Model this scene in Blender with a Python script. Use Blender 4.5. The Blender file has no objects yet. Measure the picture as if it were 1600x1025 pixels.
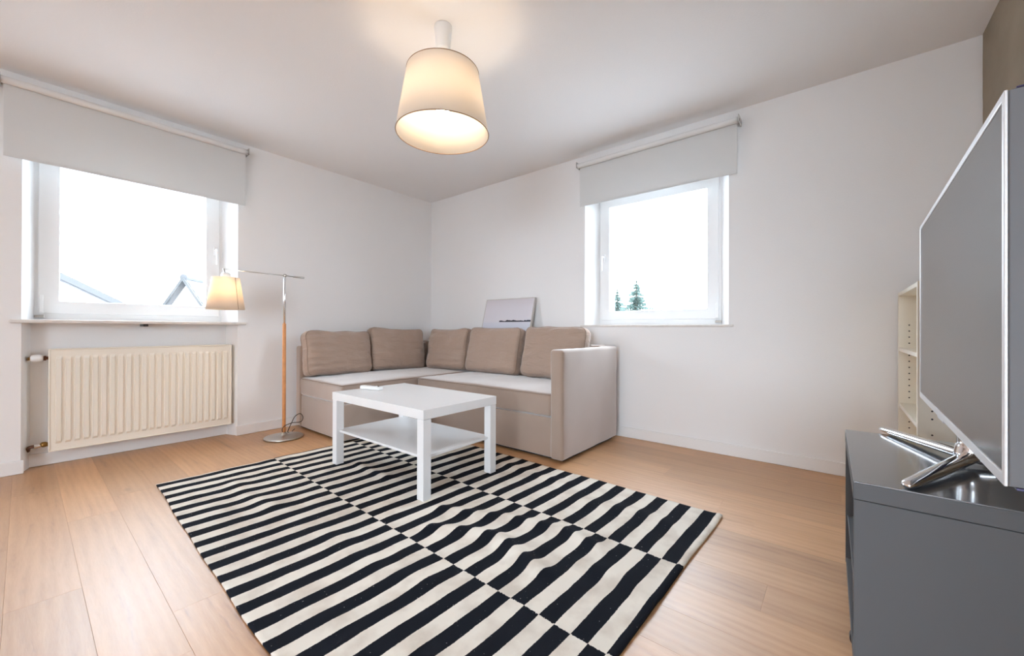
import bpy, bmesh, math, random
from mathutils import Vector, Matrix, noise

random.seed(7)
scene = bpy.context.scene
COL = scene.collection

# ------------------------------------------------------------------ camera
F_PX, YAW, PITCH, ROLL, EYE = 623.46, math.radians(39.2133), math.radians(0.1276), math.radians(0.158), 0.848
fwd = Vector((math.cos(YAW) * math.cos(PITCH), math.sin(YAW) * math.cos(PITCH), math.sin(PITCH)))
rgt = Vector((math.sin(YAW), -math.cos(YAW), 0.0))
upv = rgt.cross(fwd)
r2 = math.cos(ROLL) * rgt + math.sin(ROLL) * upv
u2 = -math.sin(ROLL) * rgt + math.cos(ROLL) * upv
cam_data = bpy.data.cameras.new('camera')
cam = bpy.data.objects.new('camera', cam_data)
COL.objects.link(cam)
cam.matrix_world = Matrix(((r2.x, u2.x, -fwd.x, 0), (r2.y, u2.y, -fwd.y, 0), (r2.z, u2.z, -fwd.z, EYE), (0, 0, 0, 1)))
cam_data.sensor_width = 36.0
cam_data.sensor_fit = 'HORIZONTAL'
cam_data.lens = F_PX * 36.0 / 1600.0
cam_data.clip_start = 0.02
cam_data.clip_end = 300
scene.camera = cam

# ------------------------------------------------------------------ light and exposure
SKY = 13.0
world = bpy.data.worlds.new('overcast_sky')
scene.world = world
world.use_nodes = True
bg = world.node_tree.nodes['Background']
bg.inputs[0].default_value = (0.84, 0.94, 1.10, 1)
bg.inputs[1].default_value = SKY
scene.view_settings.view_transform = 'Standard'
scene.view_settings.look = 'None'
scene.view_settings.exposure = 0.67
scene.view_settings.gamma = 1.0
scene.view_settings.use_curve_mapping = False
scene.cycles.max_bounces = 12
scene.cycles.diffuse_bounces = 8
scene.cycles.glossy_bounces = 4
scene.cycles.transmission_bounces = 6
scene.cycles.transparent_max_bounces = 12
scene.cycles.sample_clamp_indirect = 6.0
scene.cycles.caustics_reflective = False
scene.cycles.caustics_refractive = False
scene.cycles.use_denoising = True
BULB_CEIL, BULB_FLOOR = 48.0, 60.0

# ------------------------------------------------------------------ room constants
X1, Y1 = 3.01, 3.675          # right wall, left wall
YR, XB, ZC = -0.557, -3.4, 2.315
XR, YS = -0.45, -2.4         # the rear wall ends at XR; the unseen room end widens to YS
TH = 0.34
GY0, GY1 = -1.75, 0.35          # unseen terrace glazing, added to the back wall for fill daylight


def portal(name, loc, rot, sx, sy):
    l = bpy.data.lights.new(name, 'AREA')
    l.shape = 'RECTANGLE'
    l.size, l.size_y = sx, sy
    l.cycles.is_portal = True
    o = bpy.data.objects.new(name, l)
    COL.objects.link(o)
    o.location = loc
    o.rotation_euler = rot
    return o


portal('daylight_portal', (0.53, Y1 + 0.30, 1.45), (math.radians(-90), 0, 0), 1.0, 1.15)
portal('daylight_portal', (X1 + 0.30, 1.12, 1.45), (math.radians(90), 0, math.radians(90)), 1.0, 1.15)
portal('daylight_portal', (XB - 0.25, (GY0 + GY1) / 2, 1.09), (math.radians(90), 0, math.radians(-90)), GY1 - GY0, 2.06)

# ------------------------------------------------------------------ helpers


def sRGB(r, g, b):
    f = lambda c: (c / 12.92) if c <= 0.04045 else ((c + 0.055) / 1.055) ** 2.4
    return (f(r / 255), f(g / 255), f(b / 255), 1.0)


def mat(name, col, rough=0.5, metal=0.0, spec=0.5, bump=None, var=None, emit=None, coat=0.0, sheen=0.0):
    """bump=(scale, strength, distance); var=(scale, amount): mottled colour"""
    m = bpy.data.materials.new(name)
    m.use_nodes = True
    nt = m.node_tree
    b = nt.nodes['Principled BSDF']
    b.inputs['Base Color'].default_value = col
    b.inputs['Roughness'].default_value = rough
    b.inputs['Metallic'].default_value = metal
    b.inputs['Specular IOR Level'].default_value = spec
    if coat:
        b.inputs['Coat Weight'].default_value = coat
        b.inputs['Coat Roughness'].default_value = 0.08
    if sheen:
        b.inputs['Sheen Weight'].default_value = sheen
        b.inputs['Sheen Roughness'].default_value = 0.5
    tc = nt.nodes.new('ShaderNodeTexCoord')
    if bump:
        n = nt.nodes.new('ShaderNodeTexNoise')
        n.inputs['Scale'].default_value = bump[0]
        n.inputs['Detail'].default_value = 4
        bp = nt.nodes.new('ShaderNodeBump')
        bp.inputs['Strength'].default_value = bump[1]
        bp.inputs['Distance'].default_value = bump[2]
        nt.links.new(tc.outputs['Object'], n.inputs['Vector'])
        nt.links.new(n.outputs['Fac'], bp.inputs['Height'])
        nt.links.new(bp.outputs['Normal'], b.inputs['Normal'])
    if var:
        n2 = nt.nodes.new('ShaderNodeTexNoise')
        n2.inputs['Scale'].default_value = var[0]
        n2.inputs['Detail'].default_value = 5
        mr = nt.nodes.new('ShaderNodeMapRange')
        mr.inputs['From Min'].default_value = 0.3
        mr.inputs['From Max'].default_value = 0.7
        mr.inputs['To Min'].default_value = 1 - var[1]
        mr.inputs['To Max'].default_value = 1 + var[1]
        mx = nt.nodes.new('ShaderNodeVectorMath')
        mx.operation = 'SCALE'
        mx.inputs[0].default_value = col[:3]
        nt.links.new(tc.outputs['Object'], n2.inputs['Vector'])
        nt.links.new(n2.outputs['Fac'], mr.inputs['Value'])
        nt.links.new(mr.outputs['Result'], mx.inputs['Scale'])
        nt.links.new(mx.outputs['Vector'], b.inputs['Base Color'])
    if emit:
        b.inputs['Emission Color'].default_value = emit[0]
        b.inputs['Emission Strength'].default_value = emit[1]
    return m


def obj(name, bm, m, parent=None, loc=None, rot=None, smooth=False):
    me = bpy.data.meshes.new(name)
    bmesh.ops.recalc_face_normals(bm, faces=bm.faces[:])
    bm.to_mesh(me)
    bm.free()
    if m is not None:
        me.materials.append(m)
    if smooth:
        for p in me.polygons:
            p.use_smooth = True
    o = bpy.data.objects.new(name, me)
    COL.objects.link(o)
    if parent is not None:
        o.parent = parent
    if loc is not None:
        o.location = loc
    if rot is not None:
        o.rotation_euler = rot
    return o


def link_copy(src, name, parent=None, loc=None, rot=None):
    o = bpy.data.objects.new(name, src.data)
    COL.objects.link(o)
    o.parent = parent
    if loc is not None:
        o.location = loc
    if rot is not None:
        o.rotation_euler = rot
    return o


def thing(name, label, cat, loc=(0, 0, 0), rotz=0.0, group=None):
    o = bpy.data.objects.new(name, None)
    o.empty_display_size = 0.05
    COL.objects.link(o)
    o.location = loc
    o.rotation_euler = (0, 0, rotz)
    tag(o, label, cat, group)
    return o


def tag(o, label, cat, group=None):
    o['label'] = label
    o['category'] = cat
    if group:
        o['group'] = group
    return o


def struct(o, label=None, cat=None):
    o['kind'] = 'structure'
    if label:
        o['label'] = label
    if cat:
        o['category'] = cat
    return o


def box(x0, x1, y0, y1, z0, z1, bev=0.0, seg=2, bm=None):
    own = bm is None
    t = bmesh.new()
    bmesh.ops.create_cube(t, size=1.0)
    for v in t.verts:
        v.co = Vector(((v.co.x + .5) * (x1 - x0) + x0, (v.co.y + .5) * (y1 - y0) + y0, (v.co.z + .5) * (z1 - z0) + z0))
    if bev > 0:
        bmesh.ops.bevel(t, geom=t.edges[:], offset=bev, segments=seg, profile=0.5, affect='EDGES')
    if own:
        return t
    me = bpy.data.meshes.new('t')
    t.to_mesh(me)
    t.free()
    bm.from_mesh(me)
    bpy.data.meshes.remove(me)
    return bm


def lathe(profile, seg=48, cap0=False, cap1=False):
    """profile: list of (r, z)"""
    bm = bmesh.new()
    rings = []
    for r, z in profile:
        if r <= 1e-6:
            rings.append([bm.verts.new((0, 0, z))])
        else:
            rings.append([bm.verts.new((r * math.cos(2 * math.pi * k / seg), r * math.sin(2 * math.pi * k / seg), z)) for k in range(seg)])
    for a, b in zip(rings[:-1], rings[1:]):
        for k in range(seg):
            k2 = (k + 1) % seg
            if len(a) == 1 and len(b) == 1:
                continue
            if len(a) == 1:
                bm.faces.new((a[0], b[k], b[k2]))
            elif len(b) == 1:
                bm.faces.new((a[k], a[k2], b[0]))
            else:
                bm.faces.new((a[k], a[k2], b[k2], b[k]))
    if cap0 and len(rings[0]) > 1:
        bm.faces.new(rings[0])
    if cap1 and len(rings[-1]) > 1:
        bm.faces.new(rings[-1])
    return bm


def tube(pts, rad, seg=8, closed=False, bm=None, flat=None):
    """tube along points; rad a number or a list; flat squashes the second axis"""
    own = bm is None
    if own:
        bm = bmesh.new()
    pts = [Vector(p) for p in pts]
    n = len(pts)
    rads = rad if isinstance(rad, (list, tuple)) else [rad] * n
    rings = []
    prev = None
    for i, p in enumerate(pts):
        if closed:
            t = pts[(i + 1) % n] - pts[i - 1]
        else:
            t = pts[min(i + 1, n - 1)] - pts[max(i - 1, 0)]
        t.normalize()
        ref = Vector((0, 0, 1)) if abs(t.z) < 0.9 else Vector((1, 0, 0))
        a = t.cross(ref).normalized() if prev is None else (prev - t * prev.dot(t)).normalized()
        b = t.cross(a).normalized()
        prev = a
        fl = 1.0 if flat is None else flat
        rings.append([bm.verts.new(p + rads[i] * (math.cos(2 * math.pi * k / seg) * a + fl * math.sin(2 * math.pi * k / seg) * b)) for k in range(seg)])
    m = n if closed else n - 1
    for i in range(m):
        A, B = rings[i], rings[(i + 1) % n]
        for k in range(seg):
            k2 = (k + 1) % seg
            bm.faces.new((A[k], A[k2], B[k2], B[k]))
    if not closed:
        bm.faces.new(rings[0])
        bm.faces.new(rings[-1])
    return bm


def spline(ctrl, n=10):
    """Catmull-Rom through control points"""
    P = [Vector(c) for c in ctrl]
    P = [2 * P[0] - P[1]] + P + [2 * P[-1] - P[-2]]
    out = []
    for i in range(1, len(P) - 2):
        for k in range(n):
            t = k / n
            out.append(0.5 * ((2 * P[i]) + (-P[i - 1] + P[i + 1]) * t + (2 * P[i - 1] - 5 * P[i] + 4 * P[i + 1] - P[i + 2]) * t * t + (-P[i - 1] + 3 * P[i] - 3 * P[i + 1] + P[i + 2]) * t ** 3))
    out.append(P[-2])
    return out


def prism(poly, axis, a0, a1):
    """extrude a 2-D polygon along an axis: axis 'y' -> poly is (x,z); 'x' -> (y,z); 'z' -> (x,y)"""
    bm = bmesh.new()

    def co(p, a):
        return {'y': (p[0], a, p[1]), 'x': (a, p[0], p[1]), 'z': (p[0], p[1], a)}[axis]
    A = [bm.verts.new(co(p, a0)) for p in poly]
    B = [bm.verts.new(co(p, a1)) for p in poly]
    bm.faces.new(A)
    bm.faces.new(B)
    n = len(poly)
    for i in range(n):
        bm.faces.new((A[i], A[(i + 1) % n], B[(i + 1) % n], B[i]))
    return bm


def ring_frame(u0, u1, z0, z1, w, d0, d1, axis, bev=0.004, wb=None):
    """rectangular picture-frame ring, one connected mesh. axis 'y': u=x, depth along y; axis 'x': u=y, depth along x"""
    wb = w if wb is None else wb
    bm = bmesh.new()

    def co(u, z, d):
        return (u, d, z) if axis == 'y' else (d, u, z)
    O = [(u0, z0), (u1, z0), (u1, z1), (u0, z1)]
    I = [(u0 + w, z0 + wb), (u1 - w, z0 + wb), (u1 - w, z1 - w), (u0 + w, z1 - w)]
    vs = {}
    for nm, L in (('O', O), ('I', I)):
        for k, p in enumerate(L):
            for j, d in enumerate((d0, d1)):
                vs[nm, k, j] = bm.verts.new(co(p[0], p[1], d))
    for k in range(4):
        k2 = (k + 1) % 4
        for j in (0, 1):
            bm.faces.new((vs['O', k, j], vs['O', k2, j], vs['I', k2, j], vs['I', k, j]))
        bm.faces.new((vs['O', k, 0], vs['O', k2, 0], vs['O', k2, 1], vs['O', k, 1]))
        bm.faces.new((vs['I', k, 0], vs['I', k2, 0], vs['I', k2, 1], vs['I', k, 1]))
    bmesh.ops.recalc_face_normals(bm, faces=bm.faces[:])
    if bev:
        ed = [e for e in bm.edges if abs(e.calc_face_angle(0)) > 0.5]
        bmesh.ops.bevel(bm, geom=ed, offset=bev, segments=2, profile=0.5, affect='EDGES')
    return bm


# ------------------------------------------------------------------ materials
M = {}
M['wall'] = mat('white_wall_paint', (0.83, 0.822, 0.818, 1), 0.85, spec=0.2, bump=(160, 0.25, 0.002))
M['ceiling'] = mat('white_ceiling_paint', (0.85, 0.84, 0.84, 1), 0.9, spec=0.15, bump=(120, 0.3, 0.002))
M['greywall'] = mat('grey_brown_plaster', sRGB(150, 138, 122), 0.85, spec=0.2, var=(3.0, 0.12), bump=(40, 0.4, 0.004))
M['base'] = mat('white_baseboard', (0.82, 0.81, 0.80, 1), 0.45)
M['pvc'] = mat('white_window_plastic', (0.86, 0.87, 0.87, 1), 0.35)
M['white'] = mat('white_lacquer', (0.83, 0.83, 0.83, 1), 0.32)
M['whiteplastic'] = mat('white_plastic', (0.82, 0.82, 0.81, 1), 0.4)
M['radiator'] = mat('cream_radiator_enamel', sRGB(236, 229, 216), 0.35)
M['sill'] = mat('cream_stone_sill', (0.74, 0.70, 0.66, 1), 0.35, var=(25, 0.06))
M['chrome'] = mat('chrome', (0.80, 0.81, 0.83, 1), 0.09, metal=1.0)
M['satin'] = mat('brushed_steel', (0.60, 0.58, 0.55, 1), 0.32, metal=1.0)
M['silver'] = mat('silver_plastic', (0.72, 0.73, 0.75, 1), 0.30, metal=0.25)
M['brass'] = mat('worn_brass', sRGB(150, 112, 60), 0.4, metal=0.9)
M['rust'] = mat('brown_pipe_fitting', sRGB(95, 62, 45), 0.5, metal=0.4)
M['dark'] = mat('dark_plastic', (0.02, 0.02, 0.022, 1), 0.5)
M['cable'] = mat('dark_brown_cable', sRGB(52, 40, 28), 0.5)
M['unit'] = mat('grey_unit_foil', sRGB(92, 93, 95), 0.55, spec=0.2)
M['unit_lit_top'] = mat('grey_unit_lit_top', sRGB(98, 101, 106), 0.16, spec=0.9, coat=0.6)  # same foil as the sides, made lighter and glossier to imitate light on top
M['shelf'] = mat('white_shelf_foil', sRGB(236, 231, 218), 0.45)
M['screen'] = mat('matt_black_screen', (0.012, 0.012, 0.013, 1), 0.18, spec=0.9)
M['side'] = mat('grey_tv_side', (0.14, 0.142, 0.15, 1), 0.55)
M['pine'] = mat('oiled_wood_pole', sRGB(205, 140, 84), 0.45, var=(30, 0.12))


def fabric(name, col, scale=900, bump=0.25, var=0.05, sheen=0.25):
    m = mat(name, col, 0.9, spec=0.15, sheen=sheen)
    nt = m.node_tree
    b = nt.nodes['Principled BSDF']
    tc = [n for n in nt.nodes if n.type == 'TEX_COORD'][0]
    n1 = nt.nodes.new('ShaderNodeTexNoise')
    n1.inputs['Scale'].default_value = scale
    n1.inputs['Detail'].default_value = 2
    n2 = nt.nodes.new('ShaderNodeTexNoise')
    n2.inputs['Scale'].default_value = 6
    n2.inputs['Detail'].default_value = 3
    ad = nt.nodes.new('ShaderNodeMath')
    ad.operation = 'MULTIPLY_ADD'
    ad.inputs[1].default_value = 0.5
    mr = nt.nodes.new('ShaderNodeMapRange')
    mr.inputs['From Min'].default_value = 0.4
    mr.inputs['From Max'].default_value = 1.1
    mr.inputs['To Min'].default_value = 1 - var
    mr.inputs['To Max'].default_value = 1 + var
    sc = nt.nodes.new('ShaderNodeVectorMath')
    sc.operation = 'SCALE'
    sc.inputs[0].default_value = col[:3]
    bp = nt.nodes.new('ShaderNodeBump')
    bp.inputs['Strength'].default_value = bump
    bp.inputs['Distance'].default_value = 0.001
    L = nt.links
    L.new(tc.outputs['Object'], n1.inputs['Vector'])
    L.new(tc.outputs['Object'], n2.inputs['Vector'])
    L.new(n1.outputs['Fac'], ad.inputs[0])
    L.new(n2.outputs['Fac'], ad.inputs[2])
    L.new(ad.outputs[0], mr.inputs['Value'])
    L.new(mr.outputs['Result'], sc.inputs['Scale'])
    L.new(sc.outputs['Vector'], b.inputs['Base Color'])
    L.new(n1.outputs['Fac'], bp.inputs['Height'])
    L.new(bp.outputs['Normal'], b.inputs['Normal'])
    return m


M['sofa'] = fabric('beige_sofa_fabric', sRGB(160, 140, 126), sheen=1.0)
M['cushion'] = fabric('taupe_cushion_fabric', sRGB(168, 146, 131), sheen=0.4)
# loose cushion covers: fabric relief of shallow creases
_m = M['cushion']
_n = _m.node_tree
_b = [q for q in _n.nodes if q.type == 'BUMP'][0]
_t = [q for q in _n.nodes if q.type == 'TEX_COORD'][0]
_mp = _n.nodes.new('ShaderNodeMapping')
_mp.inputs['Scale'].default_value = (3.2, 3.2, 11.0)
_mp.inputs['Rotation'].default_value = (0, math.radians(14), 0)
_nz = _n.nodes.new('ShaderNodeTexNoise')
_nz.inputs['Scale'].default_value = 1.7
_nz.inputs['Detail'].default_value = 3
_nz.inputs['Distortion'].default_value = 1.2
_b2 = _n.nodes.new('ShaderNodeBump')
_b2.inputs['Strength'].default_value = 0.55
_b2.inputs['Distance'].default_value = 0.03
_n.links.new(_t.outputs['Object'], _mp.inputs['Vector'])
_n.links.new(_mp.outputs['Vector'], _nz.inputs['Vector'])
_n.links.new(_nz.outputs['Fac'], _b2.inputs['Height'])
_n.links.new(_b2.outputs['Normal'], _b.inputs['Normal'])
M['piping'] = fabric('taupe_piping', sRGB(145, 125, 111))


def translucent(name, col, fac, rough_col=None):
    m = bpy.data.materials.new(name)
    m.use_nodes = True
    nt = m.node_tree
    nt.nodes.clear()
    out = nt.nodes.new('ShaderNodeOutputMaterial')
    d = nt.nodes.new('ShaderNodeBsdfDiffuse')
    d.inputs['Color'].default_value = col
    t = nt.nodes.new('ShaderNodeBsdfTranslucent')
    t.inputs['Color'].default_value = rough_col or col
    mx = nt.nodes.new('ShaderNodeMixShader')
    mx.inputs[0].default_value = fac
    nt.links.new(d.outputs[0], mx.inputs[1])
    nt.links.new(t.outputs[0], mx.inputs[2])
    nt.links.new(mx.outputs[0], out.inputs['Surface'])
    return m


M['shade'] = translucent('cream_lamp_shade', (0.88, 0.84, 0.79, 1), 0.45, (0.92, 0.85, 0.75, 1))
M['blind'] = translucent('white_blind_fabric', (0.75, 0.755, 0.75, 1), 0.16)


def emitter(name, col, strength):
    m = bpy.data.materials.new(name)
    m.use_nodes = True
    nt = m.node_tree
    nt.nodes.clear()
    out = nt.nodes.new('ShaderNodeOutputMaterial')
    e = nt.nodes.new('ShaderNodeEmission')
    e.inputs['Color'].default_value = col
    e.inputs['Strength'].default_value = strength
    nt.links.new(e.outputs[0], out.inputs['Surface'])
    return m


M['bulb'] = emitter('warm_bulb', (1.0, 0.80, 0.57, 1), BULB_CEIL)
M['bulb2'] = emitter('warm_small_bulb', (1.0, 0.76, 0.50, 1), BULB_FLOOR)

# clear pane: transparent with a weak mirror layer
g = bpy.data.materials.new('clear_window_glass')
g.use_nodes = True
nt = g.node_tree
nt.nodes.clear()
out = nt.nodes.new('ShaderNodeOutputMaterial')
tr = nt.nodes.new('ShaderNodeBsdfTransparent')
tr.inputs['Color'].default_value = (0.96, 0.98, 0.97, 1)
gl = nt.nodes.new('ShaderNodeBsdfGlossy')
gl.inputs['Roughness'].default_value = 0.02
lw = nt.nodes.new('ShaderNodeLayerWeight')
lw.inputs['Blend'].default_value = 0.5
pw_ = nt.nodes.new('ShaderNodeMath')
pw_.operation = 'POWER'
pw_.inputs[1].default_value = 5.0
nt.links.new(lw.outputs['Facing'], pw_.inputs[0])
fr = nt.nodes.new('ShaderNodeMath')
fr.operation = 'MULTIPLY_ADD'
fr.inputs[1].default_value = 0.6
fr.inputs[2].default_value = 0.03
nt.links.new(pw_.outputs[0], fr.inputs[0])
mx = nt.nodes.new('ShaderNodeMixShader')
nt.links.new(fr.outputs[0], mx.inputs[0])
nt.links.new(tr.outputs[0], mx.inputs[1])
nt.links.new(gl.outputs[0], mx.inputs[2])
nt.links.new(mx.outputs[0], out.inputs['Surface'])
M['glass'] = g


def plank_material():
    m = bpy.data.materials.new('light_oak_laminate')
    m.use_nodes = True
    nt = m.node_tree
    L = nt.links
    b = nt.nodes['Principled BSDF']
    b.inputs['Roughness'].default_value = 0.40
    b.inputs['Specular IOR Level'].default_value = 0.9
    b.inputs['Coat Weight'].default_value = 0.8
    b.inputs['Coat Roughness'].default_value = 0.58
    tc = nt.nodes.new('ShaderNodeTexCoord')
    oi = nt.nodes.new('ShaderNodeObjectInfo')
    mp = nt.nodes.new('ShaderNodeMapping')
    mp.inputs['Scale'].default_value = (9.0, 0.9, 1.0)
    off = nt.nodes.new('ShaderNodeVectorMath')
    off.operation = 'MULTIPLY_ADD'
    off.inputs[1].default_value = (37.0, 61.0, 13.0)
    L.new(oi.outputs['Random'], off.inputs[0])
    L.new(tc.outputs['Object'], off.inputs[2])
    L.new(off.outputs['Vector'], mp.inputs['Vector'])
    # cathedral grain: distorted bands along the board
    n1 = nt.nodes.new('ShaderNodeTexNoise')
    n1.inputs['Scale'].default_value = 1.6
    n1.inputs['Detail'].default_value = 7
    n1.inputs['Roughness'].default_value = 0.62
    n1.inputs['Distortion'].default_value = 0.8
    L.new(mp.outputs['Vector'], n1.inputs['Vector'])
    wv = nt.nodes.new('ShaderNodeTexWave')
    wv.inputs['Scale'].default_value = 1.1
    wv.inputs['Distortion'].default_value = 9.0
    wv.inputs['Detail'].default_value = 3.0
    wv.inputs['Detail Scale'].default_value = 0.7
    L.new(mp.outputs['Vector'], wv.inputs['Vector'])
    fine = nt.nodes.new('ShaderNodeTexNoise')
    fine.inputs['Scale'].default_value = 22
    fine.inputs['Detail'].default_value = 4
    L.new(mp.outputs['Vector'], fine.inputs['Vector'])
    add = nt.nodes.new('ShaderNodeMath')
    add.operation = 'MULTIPLY_ADD'
    add.inputs[1].default_value = 0.12
    L.new(wv.outputs['Fac'], add.inputs[0])
    L.new(n1.outputs['Fac'], add.inputs[2])
    add2 = nt.nodes.new('ShaderNodeMath')
    add2.operation = 'MULTIPLY_ADD'
    add2.inputs[1].default_value = 0.26
    L.new(fine.outputs['Fac'], add2.inputs[0])
    L.new(add.outputs[0], add2.inputs[2])
    cr = nt.nodes.new('ShaderNodeValToRGB')
    e = cr.color_ramp.elements
    e[0].position, e[0].color = 0.32, sRGB(158, 104, 60)
    e[1].position, e[1].color = 0.86, sRGB(220, 168, 115)
    k = cr.color_ramp.elements.new(0.55)
    k.color = sRGB(202, 147, 92)
    L.new(add2.outputs[0], cr.inputs['Fac'])
    # knots
    vo = nt.nodes.new('ShaderNodeTexVoronoi')
    vo.inputs['Scale'].default_value = 1.0
    mp2 = nt.nodes.new('ShaderNodeMapping')
    mp2.inputs['Scale'].default_value = (5.0, 2.2, 1.0)
    L.new(off.outputs['Vector'], mp2.inputs['Vector'])
    L.new(mp2.outputs['Vector'], vo.inputs['Vector'])
    km = nt.nodes.new('ShaderNodeMapRange')
    km.inputs['From Min'].default_value = 0.03
    km.inputs['From Max'].default_value = 0.11
    km.inputs['To Min'].default_value = 0.62
    km.inputs['To Max'].default_value = 1.0
    L.new(vo.outputs['Distance'], km.inputs['Value'])
    rv = nt.nodes.new('ShaderNodeMapRange')
    rv.inputs['To Min'].default_value = 0.70
    rv.inputs['To Max'].default_value = 0.92
    L.new(oi.outputs['Random'], rv.inputs['Value'])
    mu = nt.nodes.new('ShaderNodeMath')
    mu.operation = 'MULTIPLY'
    L.new(km.outputs['Result'], mu.inputs[0])
    L.new(rv.outputs['Result'], mu.inputs[1])
    sc = nt.nodes.new('ShaderNodeVectorMath')
    sc.operation = 'SCALE'
    L.new(cr.outputs['Color'], sc.inputs[0])
    L.new(mu.outputs[0], sc.inputs['Scale'])
    L.new(sc.outputs['Vector'], b.inputs['Base Color'])
    bp = nt.nodes.new('ShaderNodeBump')
    bp.inputs['Strength'].default_value = 0.4
    bp.inputs['Distance'].default_value = 0.0015
    L.new(add2.outputs[0], bp.inputs['Height'])
    L.new(bp.outputs['Normal'], b.inputs['Normal'])
    rr = nt.nodes.new('ShaderNodeMapRange')
    rr.inputs['To Min'].default_value = 0.36
    rr.inputs['To Max'].default_value = 0.52
    L.new(n1.outputs['Fac'], rr.inputs['Value'])
    L.new(rr.outputs['Result'], b.inputs['Roughness'])
    return m


M['plank'] = plank_material()
M['subfloor'] = mat('brown_underlay', sRGB(120, 86, 58), 0.9)


# ------------------------------------------------------------------ walls
def wall_with_holes(name, us, zs, holes, splay, to3, m):
    """grid wall; holes = set of cells (i, j); splay[(u, z)] -> (u, z) on the outer face"""
    bm = bmesh.new()
    fv, bv = {}, {}
    for i, u in enumerate(us):
        for j, z in enumerate(zs):
            fv[i, j] = bm.verts.new(to3(u, z, 0.0))
            ub, zb = splay.get((i, j), (u, z))
            bv[i, j] = bm.verts.new(to3(ub, zb, TH))
    nu, nz = len(us) - 1, len(zs) - 1
    for i in range(nu):
        for j in range(nz):
            if (i, j) in holes:
                continue
            for V in (fv, bv):
                bm.faces.new((V[i, j], V[i + 1, j], V[i + 1, j + 1], V[i, j + 1]))

    def solid(i, j):
        return 0 <= i < nu and 0 <= j < nz and (i, j) not in holes
    for i in range(nu + 1):
        for j in range(nz):
            if solid(i - 1, j) != solid(i, j):
                bm.faces.new((fv[i, j], fv[i, j + 1], bv[i, j + 1], bv[i, j]))
    for i in range(nu):
        for j in range(nz + 1):
            if solid(i, j - 1) != solid(i, j):
                bm.faces.new((fv[i, j], fv[i + 1, j], bv[i + 1, j], bv[i, j]))
    return obj(name, bm, m)


def sp(i0, i1, j0, j1, us, zs, dl, dr, dt=0.06, db=0.0):
    return {(i0, j0): (us[i0] + dl, zs[j0] + db), (i0, j1): (us[i0] + dl, zs[j1] - dt),
            (i1, j0): (us[i1] - dr, zs[j0] + db), (i1, j1): (us[i1] - dr, zs[j1] - dt)}


# left wall: fan-light niche with the radiator under window 1, and the window out of view further left
usl = [XB - TH, -0.006, 1.073, X1 + TH]
zsl = [0.0, 0.10, 2.02, ZC + 0.02]
s_l = {}
s_l.update({(1, 0): (usl[1] + 0.10, 0.0), (1, 1): (usl[1] + 0.10, zsl[1]), (1, 2): (usl[1] + 0.10, zsl[2] - 0.05),
            (2, 0): (usl[2] - 0.13, 0.0), (2, 1): (usl[2] - 0.13, zsl[1]), (2, 2): (usl[2] - 0.13, zsl[2] - 0.05)})
wl = wall_with_holes('wall_left', usl, zsl, {(1, 0), (1, 1)}, s_l, lambda u, z, d: (u, Y1 + d, z), M['wall'])
struct(wl, 'white plastered wall with the radiator niche and wide window', 'wall')
np_ = struct(obj('niche_back', box(-0.02, 1.085, 3.795, Y1 + TH, 0.0, 0.8755), M['wall'], wl))
usr = [YR - 0.3, 0.570, 1.660, Y1 + 0.002]
zsr = [0.0, 0.868, 2.02, ZC + 0.02]
wr = wall_with_holes('wall_right', usr, zsr, {(1, 1)}, sp(1, 2, 1, 2, usr, zsr, 0.16, 0.115), lambda u, z, d: (X1 + d, u, z), M['wall'])
struct(wr, 'white plastered wall behind the sofa with the smaller window', 'wall')

# grey plaster wall: slightly ragged paint edge where it meets the white one
bm = bmesh.new()
zz = [ZC * k / 60 for k in range(61)]
A, B, C_, D_ = [], [], [], []
for z in zz:
    jag = 0.006 * noise.noise(Vector((0, z * 14, 3))) + 0.004 * noise.noise(Vector((5, z * 45, 3)))
    A.append(bm.verts.new((XR, YR, z)))
    B.append(bm.verts.new((X1 - 0.005 + jag, YR, z)))
    C_.append(bm.verts.new((X1 - 0.005 + jag, YR - 0.12, z)))
    D_.append(bm.verts.new((XR, YR - 0.12, z)))
for k in range(60):
    for P, Q in ((A, B), (B, C_), (C_, D_), (D_, A)):
        bm.faces.new((P[k], Q[k], Q[k + 1], P[k + 1]))
bm.faces.new((A[0], B[0], C_[0], D_[0]))
bm.faces.new((A[-1], B[-1], C_[-1], D_[-1]))
struct(obj('wall_rear', bm, M['greywall']), 'grey brown plaster wall behind the television', 'wall')
struct(obj('wall_return', box(XR, XR + 0.12, YS - 0.12, YR - 0.121, 0, ZC), M['wall']), 'white wall beside the unseen room end', 'wall')
struct(obj('wall_side', box(XB, XR - 0.001, YS - 0.12, YS, 0, ZC), M['wall']), 'white wall of the unseen room end', 'wall')
usb = [YS - 0.12, GY0, GY1, Y1]
zsb = [0.0, 0.06, 2.12, ZC]
wb_ = wall_with_holes('wall_back', usb, zsb, {(1, 1)}, {}, lambda u, z, d: (XB - d, u, z), M['wall'])
struct(wb_, 'white wall with added fill glazing behind the camera', 'wall')
struct(obj('ceiling', box(XB - TH, X1 + TH, YS - 0.12, Y1 + TH, ZC, ZC + 0.15), M['ceiling']), 'smooth white ceiling', 'ceiling')

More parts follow.
